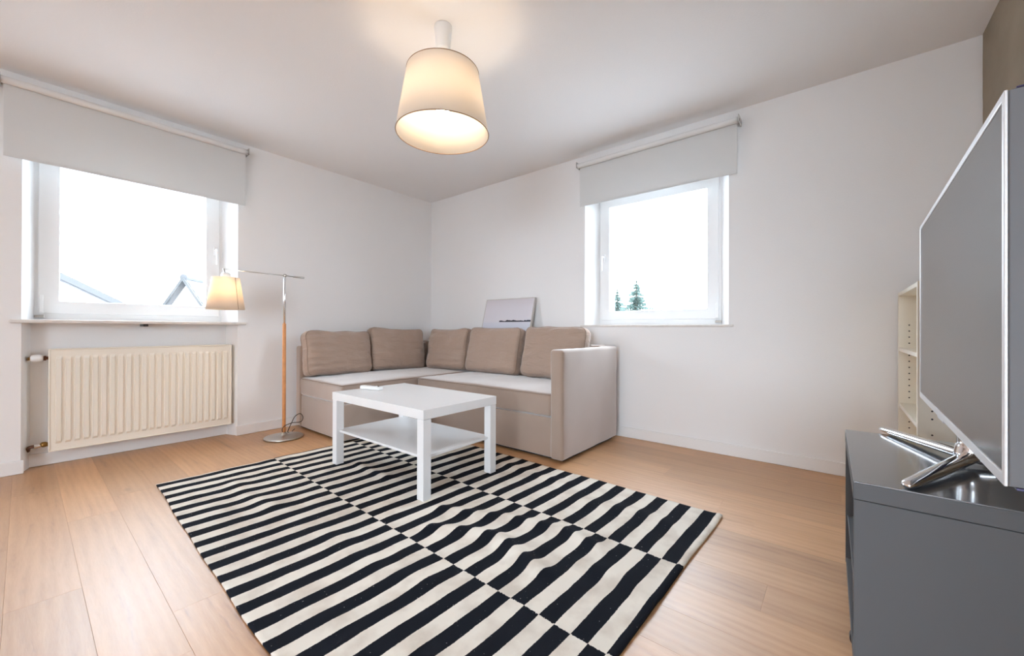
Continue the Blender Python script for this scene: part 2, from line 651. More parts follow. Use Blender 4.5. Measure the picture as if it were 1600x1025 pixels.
# ------------------------------------------------------------------ floor: laminate boards
XF = 1.885 - 15 * 0.16        # boards are laid out singly up to here, one slab beyond
struct(obj('floor_extension', box(XB, XF, YS, 3.80, -0.10, 0.0), M['plank']), 'oak laminate floor of the unseen room end', 'floor')
floor = struct(obj('floor', box(XF, X1, YR, 3.80, -0.10, -0.0085), M['subfloor']), 'light oak laminate floor', 'floor')
PW, PL = 0.16, 1.28
proto = None
x = XF
rows = 0
while x < X1 - 0.001:
    y = YR - random.uniform(0.0, PL) if abs(x - 1.885) > 0.01 else 0.28 - PL
    while y < 3.80:
        y0, y1 = max(y, YR), min(y + PL, 3.797)
        x0, x1 = max(x, XF), min(x + PW, X1 + 0.0)
        if x1 > X1:
            x1 = X1
        # only what can be seen or lit near the view; the boards behind the camera are included too
        if y1 - y0 > 0.02 and x1 - x0 > 0.01 and x0 < X1:
            full = abs((y1 - y0) - PL) < 1e-6 and abs((x1 - x0) - PW) < 1e-6
            inside = not (y0 > Y1 - 0.001)
            if full and proto is not None:
                link_copy(proto, 'plank', floor, ((x0 + x1) / 2, (y0 + y1) / 2, 0))
            else:
                w, l = x1 - x0, y1 - y0
                o = obj('plank', box(-w / 2 + .0001, w / 2 - .0001, -l / 2 + .0001, l / 2 - .0001, -0.008, 0.0, 0.0004, 1), M['plank'], floor, ((x0 + x1) / 2, (y0 + y1) / 2, 0))
                if full:
                    proto = o
        y += PL
    x += PW

# ------------------------------------------------------------------ baseboards
BH = 0.078


def bb(name, *b):
    o = obj(name, box(*b, 0.004, 2), M['base'])
    struct(o)
    return o


bb('baseboard_left', XB, -0.006 + 0.012, Y1 - 0.014, Y1 + 0.0, 0.0005, BH)
bb('baseboard_niche', 0.012, 1.07, 3.781, 3.797, 0.0005, BH)
bb('baseboard_corner', 1.073 - 0.012, X1 - 0.0145, Y1 - 0.014, Y1, 0.0005, BH)
bb('baseboard_right', X1 - 0.014, X1, YR, Y1 - 0.0, 0.0005, BH)


# ------------------------------------------------------------------ windows
def window(name, u0, u1, z0, z1, d, axis, handle_u, hinge_u, label, gz0, gu0, gu1):
    """d = depth coordinate of the frame front; frame, sash, pane, handle"""
    w = thing(name, label, 'window')
    w['kind'] = 'structure'

    def ob(nm, bm, m, par, smooth=False):
        return obj(nm, bm, m, par, smooth=smooth)

    def bx(a0, a1, b0, b1, c0, c1, bev=0.002):
        return box(a0, a1, b0, b1, c0, c1, bev) if axis == 'y' else box(b0, b1, a0, a1, c0, c1, bev)
    fw = 0.030
    ob('frame', ring_frame(u0, u1, z0, z1, fw, d + 0.006, d + 0.075, axis, 0.004, 0.048), M['pvc'], w)
    s0, s1, sz0, sz1 = u0 + fw - 0.004, u1 - fw + 0.004, z0 + 0.040, z1 - fw + 0.004
    sash = ob('sash', ring_frame(s0, s1, sz0, sz1, gu0 - s0, d - 0.006, d + 0.06, axis, 0.005, gz0 - sz0), M['pvc'], w)
    ob('pane', bx(gu0 - 0.01, s1 - (gu0 - s0) + 0.01, d + 0.03, d + 0.036, gz0 - 0.01, sz1 - (gu0 - s0) + 0.01, 0), M['glass'], sash)
    # handle: rosette, neck and lever
    hz = 1.455
    hb = bx(handle_u - 0.014, handle_u + 0.014, d - 0.016, d - 0.006, hz - 0.035, hz + 0.035, 0.004)
    h = ob('handle', hb, M['white'], sash)
    sgn = 1

    def c3(u, dd, z):
        return (u, dd, z) if axis == 'y' else (dd, u, z)
    ob('lever', tube(spline([c3(handle_u, d - 0.014, hz + 0.012), c3(handle_u, d - 0.040, hz + 0.012), c3(handle_u, d - 0.052, hz - 0.005), c3(handle_u, d - 0.054, hz - 0.05), c3(handle_u, d - 0.052, hz - 0.11)], 6), [0.008] * 24 + [0.007], 10, flat=0.8), M['white'], sash, True)
    # hinge cover and its pin plate
    hg = ob('hinge', bx(hinge_u - 0.010, hinge_u + 0.010, d - 0.020, d - 0.004, z0 + 0.045, z0 + 0.155, 0.005), M['pvc'], w)
    ob('hinge_plate', bx(hinge_u - 0.028, hinge_u + 0.014, d - 0.012, d + 0.004, z0 + 0.012, z0 + 0.030, 0.003), M['satin'], w)
    return w


window('window_1', 0.032, 1.018, 0.897, 1.985, 3.835, 'y', 0.965, 0.071, 'wide white framed window above the radiator', 1.017, 0.147, 0.912)
window('window_2', 0.640, 1.612, 0.884, 1.985, 3.170, 'x', 1.560, 0.672, 'smaller white framed window beside the sofa end', 1.000, 0.742, 1.487)
w3 = thing('added_glazing', 'unseen terrace glazing added behind the camera for fill daylight', 'window')  # added window out of view, brightens the room with extra daylight
w3['kind'] = 'structure'
obj('frame', ring_frame(GY0, GY1, 0.06, 2.12, 0.06, XB - 0.20, XB - 0.12, 'x'), M['pvc'], w3)
NP = 2
for k in range(NP):
    ya, yb_ = GY0 + (GY1 - GY0) * k / NP, GY0 + (GY1 - GY0) * (k + 1) / NP
    if k:
        obj('mullion', box(XB - 0.195, XB - 0.125, ya - 0.03, ya + 0.03, 0.121, 2.059, 0.004), M['pvc'], w3)
    obj('pane', box(XB - 0.163, XB - 0.157, ya + (0.031 if k else 0.061), yb_ - (0.031 if k < NP - 1 else 0.061), 0.121, 2.059), M['glass'], w3)

# sills
sl = obj('window_sill', box(-0.050, 1.128, 3.650, 3.845, 0.874, 0.896, 0.006, 3), M['sill'])
tag(sl, 'pale stone window sill with thin front edge above the radiator', 'sill')
obj('sill_bracket', box(0.518, 0.545, 3.668, 3.79, 0.858, 0.874, 0.003), M['dark'], sl)
sr = obj('window_sill', box(2.998, 3.18, 0.540, 1.700, 0.866, 0.8825, 0.004, 3), M['sill'])
tag(sr, 'narrow pale stone sill under the window beyond the sofa armrest', 'sill')


# ------------------------------------------------------------------ roller blinds
def blind(label, u0, u1, zr, rr, zb, d, axis, wall):
    """d: depth coordinate of the fabric; wall side is +depth"""
    def c3(u, dd, z):
        return (u, dd, z) if axis == 'y' else (dd, u, z)
    t = thing('roller_blind', label, 'blind', c3((u0 + u1) / 2, d, zb), 0, 'roller blinds over the windows')
    off = Vector(t.location)

    def ob(nm, bm, m, par=t, smooth=False):
        bmesh.ops.translate(bm, verts=bm.verts[:], vec=-off)
        return obj(nm, bm, m, par, smooth=smooth)
    n = 12
    bm = tube([c3(u0 + (u1 - u0) * k / n, d - rr + 0.006, zr) for k in range(n + 1)], rr, 20)
    ob('roller', bm, M['blind_roll'], smooth=True)
    # hanging fabric with thickness and a hem bar
    th = 0.0022
    bm = bmesh.new()
    rows_ = [(zb, 0.0), (zb + 0.02, 0.0), ((zb + zr) / 2, 0.0015), (zr - rr * 0.2, 0.0)]
    F, K = [], []
    nu = 24
    for z, dy in rows_:
        F.append([bm.verts.new(c3(u0 + 0.012 + (u1 - u0 - 0.024) * k / nu, d + dy + 0.0008 * math.sin(k * .7), z)) for k in range(nu + 1)])
        K.append([bm.verts.new(c3(u0 + 0.012 + (u1 - u0 - 0.024) * k / nu, d + dy + th + 0.0008 * math.sin(k * .7), z)) for k in range(nu + 1)])
    for G in (F, K):
        for a, b in zip(G[:-1], G[1:]):
            for k in range(nu):
                bm.faces.new((a[k], a[k + 1], b[k + 1], b[k]))
    for k in range(nu):
        bm.faces.new((F[0][k], F[0][k + 1], K[0][k + 1], K[0][k]))
        bm.faces.new((F[-1][k], F[-1][k + 1], K[-1][k + 1], K[-1][k]))
    for a in range(len(rows_) - 1):
        for k in (0, nu):
            bm.faces.new((F[a][k], F[a + 1][k], K[a + 1][k], K[a][k]))
    fab = ob('fabric', bm, M['blind'])
    # hem: a bar sewn into the lower edge
    if axis == 'y':
        hb = box(u0 + 0.013, u1 - 0.013, d - 0.0012, d + 0.0042, zb + 0.001, zb + 0.018, 0.001)
    else:
        hb = box(d - 0.0012, d + 0.0042, u0 + 0.013, u1 - 0.013, zb + 0.001, zb + 0.018, 0.001)
    ob('hem_bar', hb, M['blind'])
    for u, s in ((u0, -1), (u1, 1)):
        a0, a1 = (u - 0.004, u + 0.001) if s < 0 else (u - 0.001, u + 0.004)
        zt = zr + rr + 0.008
        if axis == 'y':
            b = box(a0, a1, d - rr * 1.9, wall, zr - rr * 1.02, zt, 0.001)
        else:
            b = box(d - rr * 1.9, wall, a0, a1, zr - rr * 1.02, zt, 0.001)
        br = ob('bracket', b, M['satin'])
        uu = u + s * 0.0045
        cp = tube([c3(u, d - rr + 0.006, zr), c3(uu, d - rr + 0.006, zr)], rr * 0.55, 14)
        ob('end_cap', cp, M['dark'])
    return t


M['blind_roll'] = mat('white_blind_roll', (0.78, 0.775, 0.765, 1), 0.7, spec=0.2)
blind('wide white roller blind half lowered over the window above the radiator', -0.085, 1.118, 2.232, 0.020, 1.812, 3.618, 'y', Y1)
blind('short white roller blind half lowered over the window beyond the sofa', 0.498, 1.690, 2.213, 0.020, 1.872, 2.952, 'x', X1)


# ------------------------------------------------------------------ radiator
def radiator():
    x0, x1, z0, z1 = 0.098, 1.036, 0.097, 0.718
    yf, yb = 3.682, 3.780
    t = thing('radiator', 'cream ribbed panel radiator in the wall niche under the window sill', 'radiator', (x0, yb, z0))
    off = Vector(t.location)

    def ob(nm, bm, m, par=t, smooth=False):
        bmesh.ops.translate(bm, verts=bm.verts[:], vec=-off)
        return obj(nm, bm, m, par, smooth=smooth)
    # fluted front panel: grid in x and z
    n_fl = 23
    fx0, fx1 = x0 + 0.022, x1 - 0.022
    per = (fx1 - fx0) / n_fl
    xs = [x0 + 0.004, fx0]
    prof = [0.0, 0.0]
    for k in range(n_fl):
        for q, dpt in ((0.14, 0.0), (0.26, 1.0), (0.74, 1.0), (0.86, 0.0)):
            xs.append(fx0 + (k + q) * per)
            prof.append(dpt)
    xs += [fx1, x1 - 0.004]
    prof += [0.0, 0.0]
    zs = [(z0 + 0.003, 0), (z0 + 0.045, 0), (z0 + 0.060, 1), (z1 - 0.060, 1), (z1 - 0.045, 0), (z1 - 0.003, 0)]
    bm = bmesh.new()
    G = [[bm.verts.new((xx, yf + 0.004 - (0.0105 * p_ * zf), z)) for xx, p_ in zip(xs, prof)] for z, zf in zs]
    for a, b in zip(G[:-1], G[1:]):
        for k in range(len(xs) - 1):
            bm.faces.new((a[k], a[k + 1], b[k + 1], b[k]))
    bk = [[bm.verts.new((xx, yf + 0.016, z)) for xx in (xs[0], xs[-1])] for z in (zs[0][0], zs[-1][0])]
    bm.faces.new((bk[0][0], bk[0][1], bk[1][1], bk[1][0]))
    bm.faces.new(G[0] + [bk[0][1], bk[0][0]])
    bm.faces.new(G[-1] + [bk[1][1], bk[1][0]])
    bm.faces.new([r[0] for r in G] + [bk[1][0], bk[0][0]])
    bm.faces.new([r[-1] for r in G] + [bk[1][1], bk[0][1]])
    ob('front_panel', bm, M['radiator'])
    ob('front_rim', ring_frame(x0, x1, z0, z1, 0.007, yf - 0.002, yf + 0.018, 'y', 0.003), M['radiator'])
    ob('rear_panel', box(x0 + 0.01, x1 - 0.01, yb - 0.022, yb - 0.006, z0 + 0.006, z1 - 0.012, 0.004), M['radiator'])
    for xa, xb in ((x0, x0 + 0.004), (x1 - 0.004, x1)):
        ob('side_cover', box(xa, xb, yf + 0.016, yb - 0.004, z0 + 0.01, z1 - 0.004, 0.001), M['radiator'])
    # top grille: rails and slats
    gr = ob('top_grille', ring_frame(x0 + 0.006, x1 - 0.006, 0, 0.001, 0, 0, 0, 'y', 0) if False else box(x0 + 0.006, x1 - 0.006, yf + 0.018, yf + 0.026, z1 - 0.010, z1 + 0.001, 0.001), M['radiator'])
    ob('grille_rail', box(x0 + 0.006, x1 - 0.006, yb - 0.020, yb - 0.012, z1 - 0.010, z1 + 0.001, 0.001), M['radiator'], gr)
    g0 = None
    for k in range(46):
        xx = x0 + 0.016 + k * (x1 - x0 - 0.032) / 45
        if g0 is None:
            g0 = ob('slat', box(xx - 0.0025, xx + 0.0025, yf + 0.024, yb - 0.018, z1 - 0.008, z1 - 0.001, 0), M['radiator'], gr)
        else:
            link_copy(g0, 'slat', gr, (k * (x1 - x0 - 0.032) / 45, 0, 0))
    for xx in (x0 + 0.15, x1 - 0.15):
        ob('wall_bracket', box(xx - 0.015, xx + 0.015, yb - 0.008, 3.795, z0 + 0.05, z1 - 0.10, 0.002), M['radiator'])
    # thermostat valve at the top, lockshield at the bottom
    vy = 3.722
    zt = 0.663
    ob('supply_pipe', tube(spline([(-0.004 + 0.022, 3.76, zt - 0.004), (0.028, vy, zt), (0.045, vy, zt)], 6), 0.010, 12), M['brass'], smooth=True)
    vh = ob('valve_union', tube([(0.072, vy, zt), (0.078, vy, zt), (0.0785, vy, zt), (0.090, vy, zt), (0.0905, vy, zt), (x0 + 0.002, vy, zt)], [0.010, 0.010, 0.016, 0.016, 0.011, 0.011], 6), M['rust'])
    hd = lathe([(0.0, -0.026), (0.012, -0.026), (0.018, -0.022), (0.0215, -0.012), (0.0225, 0.0), (0.0215, 0.012), (0.018, 0.022), (0.012, 0.026), (0, 0.026)], 24)
    bmesh.ops.rotate(hd, verts=hd.verts[:], matrix=Matrix.Rotation(math.pi / 2, 3, 'Y'))
    bmesh.ops.translate(hd, verts=hd.verts[:], vec=(0.053, vy, zt))
    ob('thermostat_head', hd, M['whiteplastic'], smooth=True)
    zl = 0.136
    ob('return_pipe', tube(spline([(0.020, 3.765, zl - 0.03), (0.024, 3.74, zl - 0.008), (0.032, vy, zl), (0.046, vy, zl)], 5), 0.0095, 12), M['rust'], smooth=True)
    ob('lockshield_nut', tube([(0.044, vy, zl), (0.058, vy, zl), (0.0585, vy, zl), (0.070, vy, zl)], [0.014, 0.014, 0.010, 0.010], 6), M['chrome'])
    ob('lockshield_valve', tube([(0.068, vy, zl + 0.002), (0.076, vy, zl + 0.004), (0.086, vy, zl + 0.004), (x0 + 0.002, vy, zl + 0.002)], [0.010, 0.016, 0.016, 0.011], 12), M['brass'], smooth=True)


radiator()


# ------------------------------------------------------------------ sofa
def soft_box(x0, x1, y0, y1, z0, z1, r=0.03, sub=3, puff_top=0.0, wob=0.0, seed=0, div=0.045):
    """rounded upholstery block: a dense box with rounded edges, a crowned top and slight unevenness"""
    bm = bmesh.new()
    dx, dy, dz = x1 - x0, y1 - y0, z1 - z0
    nx, ny, nz = max(4, int(dx / div)), max(4, int(dy / div)), max(4, int(dz / div))

    def line(a, b, n):
        # extra rows inside the rounded edges
        ins = [a, a + r * .12, a + r * .35, a + r * .7, a + r]
        L = ins + [a + r + (b - a - 2 * r) * k / n for k in range(1, n)] + [b - (q - a) for q in reversed(ins)]
        return L
    X, Y, Z = line(x0, x1, nx), line(y0, y1, ny), line(z0, z1, nz)
    cache = {}

    def V(i, j, k):
        key = (i, j, k)
        if key in cache:
            return cache[key]
        p = Vector((X[i], Y[j], Z[k]))
        c = Vector((min(max(p.x, x0 + r), x1 - r), min(max(p.y, y0 + r), y1 - r), min(max(p.z, z0 + r), z1 - r)))
        d = p - c
        if d.length > 1e-9:
            q = c + d.normalized() * r
        else:
            q = p
        tu, tv = (p.x - x0) / dx, (p.y - y0) / dy
        crown = puff_top * (4 * tu * (1 - tu)) ** 0.6 * (4 * tv * (1 - tv)) ** 0.6 if 0 < tu < 1 and 0 < tv < 1 else 0
        q.z += crown * max(0.0, (p.z - z0) / dz)
        if wob:
            n = noise.noise(Vector((q.x * 5 + seed, q.y * 5, q.z * 6))) + 0.5 * noise.noise(Vector((q.x * 14 + seed, q.y * 14, q.z * 9)))
            dirv = d.normalized() if d.length > 1e-9 else Vector((0, 0, 0))
            q += dirv * wob * n
        cache[key] = bm.verts.new(q)
        return cache[key]
    a, b, c = len(X) - 1, len(Y) - 1, len(Z) - 1
    for i in range(a):
        for j in range(b):
            for k in (0, c):
                bm.faces.new((V(i, j, k), V(i + 1, j, k), V(i + 1, j + 1, k), V(i, j + 1, k)))
    for i in range(a):
        for k in range(c):
            for j in (0, b):
                bm.faces.new((V(i, j, k), V(i + 1, j, k), V(i + 1, j, k + 1), V(i, j, k + 1)))
    for j in range(b):
        for k in range(c):
            for i in (0, a):
                bm.faces.new((V(i, j, k), V(i, j + 1, k), V(i, j + 1, k + 1), V(i, j, k + 1)))
    return bm


def sofa():
    t = thing('corner_sofa', 'beige fabric corner sofa with one square armrest in the room corner', 'sofa', (2.3, 2.6, 0))
    off = Vector(t.location)

    def ob(nm, bm, m, par=t, smooth=True):
        bmesh.ops.translate(bm, verts=bm.verts[:], vec=-off)
        return obj(nm, bm, m, par, smooth=smooth)
    S = M['sofa']
    ob('armrest', soft_box(2.118, 2.915, 1.322, 1.418, 0.022, 0.716, 0.020, wob=0.003, seed=1), S)
    ob('back_frame', soft_box(2.815, 2.935, 1.419, 3.600, 0.022, 0.722, 0.022, wob=0.003, seed=2), S)
    ob('back_frame', soft_box(1.478, 2.814, 3.500, 3.600, 0.022, 0.702, 0.022, wob=0.003, seed=3), S)
    ob('base_front', soft_box(2.146, 2.814, 1.420, 2.790, 0.022, 0.277, 0.012, wob=0.002, seed=4), S)
    ob('base_front', soft_box(1.480, 2.814, 2.792, 3.498, 0.022, 0.287, 0.012, wob=0.002, seed=5), S)
    ob('seat_cushion', soft_box(2.138, 2.812, 1.422, 2.796, 0.280, 0.428, 0.022, puff_top=0.020, wob=0.006, seed=6), S)
    ch = ob('seat_cushion', soft_box(1.472, 2.812, 2.798, 3.498, 0.289, 0.432, 0.024, puff_top=0.020, wob=0.006, seed=7), S)
    # seams along the front top edges
    ob('seam', tube([(2.139, 1.425 + k * 0.0685, 0.4225 + 0.003 * noise.noise(Vector((k * .5, 1, 6)))) for k in range(21)], 0.0035, 6), M['piping'], ch)
    ob('seam', tube([(1.476 + k * 0.0333, 2.800, 0.4265 + 0.003 * noise.noise(Vector((k * .5, 3, 6)))) for k in range(21)], 0.0035, 6), M['piping'], ch)
    ob('seam', tube([(1.4735, 2.802 + k * 0.0347, 0.4265 + 0.003 * noise.noise(Vector((k * .5, 7, 6)))) for k in range(21)], 0.0035, 6), M['piping'], ch)
    # dark plinth set back under the upholstery
    ob('plinth', box(2.19, 2.90, 1.36, 3.58, 0.001, 0.023), M['dark'], smooth=False)
    ob('plinth', box(1.52, 2.189, 2.84, 3.58, 0.001, 0.023), M['dark'], smooth=False)


sofa()


def cushion(label, w, h, tck, loc, rotz, lean, seed, fold=0.010, roll=0.0, sag=0.0, gather=(0.0, 20)):
    """box-edged back cushion; local x = width, z = up, -y = front; origin at lower centre"""
    t = thing('back_cushion', label, 'cushion', loc, 0, 'loose back cushions on the sofa')
    t.rotation_euler = (lean, roll, rotz)
    N, K = 30, 8
    bm = bmesh.new()
    rc = 0.055

    def outline(a, b):
        # rounded rectangle with slightly hollow sides
        x_, z_ = a * w / 2, b * h / 2
        cxm, czm = w / 2 - rc, h / 2 - rc
        px, pz = min(max(x_, -cxm), cxm), min(max(z_, -czm), czm)
        dx_, dz_ = x_ - px, z_ - pz
        if abs(dx_) > 1e-9 and abs(dz_) > 1e-9:
            m_ = max(abs(dx_), abs(dz_))
            s_ = m_ / math.hypot(dx_, dz_)
            dx_, dz_ = dx_ * s_, dz_ * s_
        x_, z_ = px + dx_, pz + dz_
        x_ *= 1 - 0.030 * (1 - b * b) * abs(a)
        z_ *= 1 - 0.025 * (1 - a * a) * abs(b)
        return x_, z_

    def pos(a, b, side):
        x_, z_ = outline(a, b)
        ea, eb = 1 - abs(a) ** 3.2, 1 - abs(b) ** 3.2
        puff = max(0.0, ea * eb) ** 0.42
        d = tck * (0.24 + 0.30 * puff)
        d += 0.012 * (-b) * puff
        wr = noise.noise(Vector((x_ * 3.0 + seed, z_ * 22, side * 3.1))) * 0.6 + noise.noise(Vector((x_ * 9 + seed * 2, z_ * 9, 1.7 * side))) * 0.6 + noise.noise(Vector((x_ * 30, z_ * 30 + seed, side))) * 0.15
        edge = 0.35 + 0.65 * max(abs(a), abs(b)) ** 2
        # gathers running in from the left seam
        ga = gather[0] * max(0.0, -a + 0.25) ** 1.5 * (0.55 + 0.45 * noise.noise(Vector((seed, z_ * 7, 2))))
        d += ga * 0.5 * math.sin(z_ * gather[1] * 6.28 + 5 * noise.noise(Vector((x_ * 5, z_ * 3, seed)))) * puff
        d += fold * wr * edge * (0.3 + puff)
        z_ += -sag * (1 - a * a) * max(0, b)
        xo = 0.008 * noise.noise(Vector((seed, z_ * 8, 4)))
        zo = 0.008 * noise.noise(Vector((x_ * 8, seed, 9)))
        return Vector((x_ + xo * abs(a), side * d, z_ + h / 2 + zo * abs(b)))
    grid = {}
    for side in (-1, 1):
        for i in range(N + 1):
            for j in range(N + 1):
                a, b = -1 + 2 * i / N, -1 + 2 * j / N
                a = math.copysign(1 - (1 - abs(a)) ** 1.35, a)
                b = math.copysign(1 - (1 - abs(b)) ** 1.35, b)
                grid[side, i, j] = bm.verts.new(pos(a, b, side))
    for side in (-1, 1):
        for i in range(N):
            for j in range(N):
                bm.faces.new((grid[side, i, j], grid[side, i + 1, j], grid[side, i + 1, j + 1], grid[side, i, j + 1]))
    rim = [(i, 0) for i in range(N)] + [(N, j) for j in range(N)] + [(i, N) for i in range(N, 0, -1)] + [(0, j) for j in range(N, 0, -1)]
    m_ = len(rim)
    layers = [[grid[-1, i, j] for i, j in rim]]
    cen = Vector((0, 0, h / 2))
    for q in (0.25, 0.5, 0.75):
        L = []
        for i, j in rim:
            p0, p1 = grid[-1, i, j].co, grid[1, i, j].co
            p = p0.lerp(p1, q)
            o_ = (p - cen)
            o_.y = 0
            bul = 0.010 * math.sin(math.pi * q) + 0.004 * noise.noise(Vector((p.x * 20 + seed, q * 4, p.z * 20)))
            L.append(bm.verts.new(p + o_.normalized() * bul))
        layers.append(L)
    layers.append([grid[1, i, j] for i, j in rim])
    for A_, B_ in zip(layers[:-1], layers[1:]):
        for k in range(m_):
            k2 = (k + 1) % m_
            bm.faces.new((A_[k], A_[k2], B_[k2], B_[k]))
    paths = {s: [grid[s, i, j].co.copy() for i, j in rim] for s in (-1, 1)}
    obj('cover', bm, M['cushion'], t, smooth=True)
    for s in (-1, 1):
        obj('piping', tube(paths[s], 0.0042, 6, closed=True), M['piping'], t, smooth=True)
    return t


ZS = 0.446
# along the left wall (facing -y), then along the right wall (facing -x)
cushion('taupe back cushion at the sofa end nearest the floor lamp', 0.597, 0.378, 0.185, (1.768, 3.400, ZS), math.radians(1.5), math.radians(-11), 3, 0.026, math.radians(1.2), 0.004, (0.045, 18))
cushion('taupe back cushion leaning into the sofa corner beside the lamp end cushion', 0.580, 0.408, 0.18, (2.358, 3.385, ZS), math.radians(-5), math.radians(-12), 8, 0.026, math.radians(2.6), 0.014, (0.020, 9))
cushion('taupe corner cushion turned sideways with creased lower edge', 0.505, 0.405, 0.18, (2.672, 3.010, ZS - 0.002), math.radians(-84), math.radians(-11), 14, 0.028, math.radians(-1.0), 0.012, (0.026, 10))
cushion('taupe back cushion standing in front of the leaning picture', 0.610, 0.415, 0.165, (2.700, 2.445, ZS), math.radians(-89), math.radians(-13), 21, 0.013, 0.0, 0.004)
cushion('pale taupe back cushion beside the square armrest', 0.600, 0.418, 0.165, (2.705, 1.800, ZS), math.radians(-92), math.radians(-13), 30, 0.013, math.radians(0.6), -0.004)


# ------------------------------------------------------------------ picture leaning behind the sofa
def picture_material():
    m = bpy.data.materials.new('pale_seascape_print')
    m.use_nodes = True
    nt_ = m.node_tree
    L = nt_.links
    b = nt_.nodes['Principled BSDF']
    b.inputs['Roughness'].default_value = 0.4
    tc = nt_.nodes.new('ShaderNodeTexCoord')
    sx = nt_.nodes.new('ShaderNodeSeparateXYZ')
    L.new(tc.outputs['Object'], sx.inputs[0])
    # vertical sky to water bands of the print itself
    cr = nt_.nodes.new('ShaderNodeValToRGB')
    mr = nt_.nodes.new('ShaderNodeMapRange')
    mr.inputs['From Min'].default_value = 0.0
    mr.inputs['From Max'].default_value = 0.435
    L.new(sx.outputs['Z'], mr.inputs['Value'])
    L.new(mr.outputs['Result'], cr.inputs['Fac'])
    e = cr.color_ramp.elements
    e[0].position, e[0].color = 0.0, sRGB(190, 192, 205)
    e[1].position, e[1].color = 1.0, sRGB(203, 197, 201)
    for ps, c in ((0.40, sRGB(205, 206, 216)), (0.46, sRGB(214, 210, 216)), (0.75, sRGB(212, 207, 213))):
        k = cr.color_ramp.elements.new(ps)
        k.color = c
    # island: dark strip with a lumpy top edge
    no = nt_.nodes.new('ShaderNodeTexNoise')
    no.noise_dimensions = '1D'
    no.inputs['Scale'].default_value = 17
    no.inputs['Detail'].default_value = 3
    L.new(sx.outputs['X'], no.inputs['W'])
    hgt = nt_.nodes.new('ShaderNodeMath')
    hgt.operation = 'MULTIPLY_ADD'
    hgt.inputs[1].default_value = 0.036
    hgt.inputs[2].default_value = 0.187
    L.new(no.outputs['Fac'], hgt.inputs[0])
    lt = nt_.nodes.new('ShaderNodeMath')
    lt.operation = 'LESS_THAN'
    L.new(sx.outputs['Z'], lt.inputs[0])
    L.new(hgt.outputs[0], lt.inputs[1])
    gt = nt_.nodes.new('ShaderNodeMath')
    gt.operation = 'GREATER_THAN'
    gt.inputs[1].default_value = 0.190
    L.new(sx.outputs['Z'], gt.inputs[0])
    gx = nt_.nodes.new('ShaderNodeMath')
    gx.operation = 'GREATER_THAN'
    gx.inputs[1].default_value = -0.085
    L.new(sx.outputs['X'], gx.inputs[0])
    m1 = nt_.nodes.new('ShaderNodeMath')
    m1.operation = 'MULTIPLY'
    m2 = nt_.nodes.new('ShaderNodeMath')
    m2.operation = 'MULTIPLY'
    L.new(lt.outputs[0], m1.inputs[0])
    L.new(gt.outputs[0], m1.inputs[1])
    L.new(m1.outputs[0], m2.inputs[0])
    L.new(gx.outputs[0], m2.inputs[1])
    mxc = nt_.nodes.new('ShaderNodeMix')
    mxc.data_type = 'RGBA'
    mxc.inputs[7].default_value = sRGB(38, 36, 52)
    L.new(m2.outputs[0], mxc.inputs[0])
    L.new(cr.outputs['Color'], mxc.inputs[6])
    L.new(mxc.outputs[2], b.inputs['Base Color'])
    return m


pt = thing('framed_picture', 'pale seascape print with a dark island leaning on the wall behind the sofa', 'picture', (2.880, 2.458, 0.7275))
pt.rotation_euler = (math.radians(-15.0), 0, math.radians(-90))
pw, ph = 0.605, 0.425
obj('print', box(-pw / 2 + 0.006, pw / 2 - 0.006, -0.0115, -0.004, 0.006, ph - 0.006), picture_material(), pt)
obj('frame', ring_frame(-pw / 2, pw / 2, 0.0, ph, 0.007, -0.014, 0.012, 'y', 0.0015), mat('pale_grey_picture_edge', sRGB(196, 190, 184), 0.5), pt)
obj('backing', box(-pw / 2 + 0.006, pw / 2 - 0.006, -0.0035, 0.008, 0.006, ph - 0.006), M['whiteplastic'], pt)

# ------------------------------------------------------------------ rug
RUG_O = Vector((1.226, 1.618, 0.0))
RUG_ROT = math.radians(-1.75)
RW, RL = 1.618, 2.380
SW = 0.0545


def rug_world(u, v):
    """rug local (u along x, v along y, centred) -> world xy"""
    c, s = math.cos(RUG_ROT), math.sin(RUG_ROT)
    return RUG_O.x + c * u - s * v, RUG_O.y + s * u + c * v


def seg_d(px, py, pts):
    best = 9
    for (ax, ay), (bx_, by) in zip(pts[:-1], pts[1:]):
        vx, vy = bx_ - ax, by - ay
        tt = max(0, min(1, ((px - ax) * vx + (py - ay) * vy) / (vx * vx + vy * vy)))
        d = math.hypot(px - ax - tt * vx, py - ay - tt * vy)
        tp = 1.0
        best = min(best, d)
    return best


RIDGES = [([(1.08, 1.32), (1.17, 1.168), (1.205, 1.05), (1.165, 0.93), (1.13, 0.80)], 0.021, 0.040),
          ([(1.235, 1.43), (1.29, 1.28), (1.36, 1.15), (1.43, 0.90), (1.40, 0.70)], 0.014, 0.035),
          ([(1.32, 2.33), (1.29, 2.16), (1.30, 1.96)], 0.009, 0.03),
          ([(0.80, 1.55), (0.78, 1.25), (0.86, 1.05)], 0.005, 0.05),
          ([(0.74, 2.55), (0.72, 2.30), (0.75, 2.05)], 0.006, 0.045),
          ([(1.90, 1.60), (1.86, 1.35), (1.88, 1.15)], 0.006, 0.04),
          ([(1.72, 0.95), (1.78, 0.72), (1.74, 0.52)], 0.007, 0.05),
          ([(1.25, 0.70), (1.30, 0.56), (1.22, 0.46)], 0.008, 0.05)]
LEGS = [(1.247, 1.59), (1.745, 1.59), (1.235, 2.405), (1.735, 2.41)]


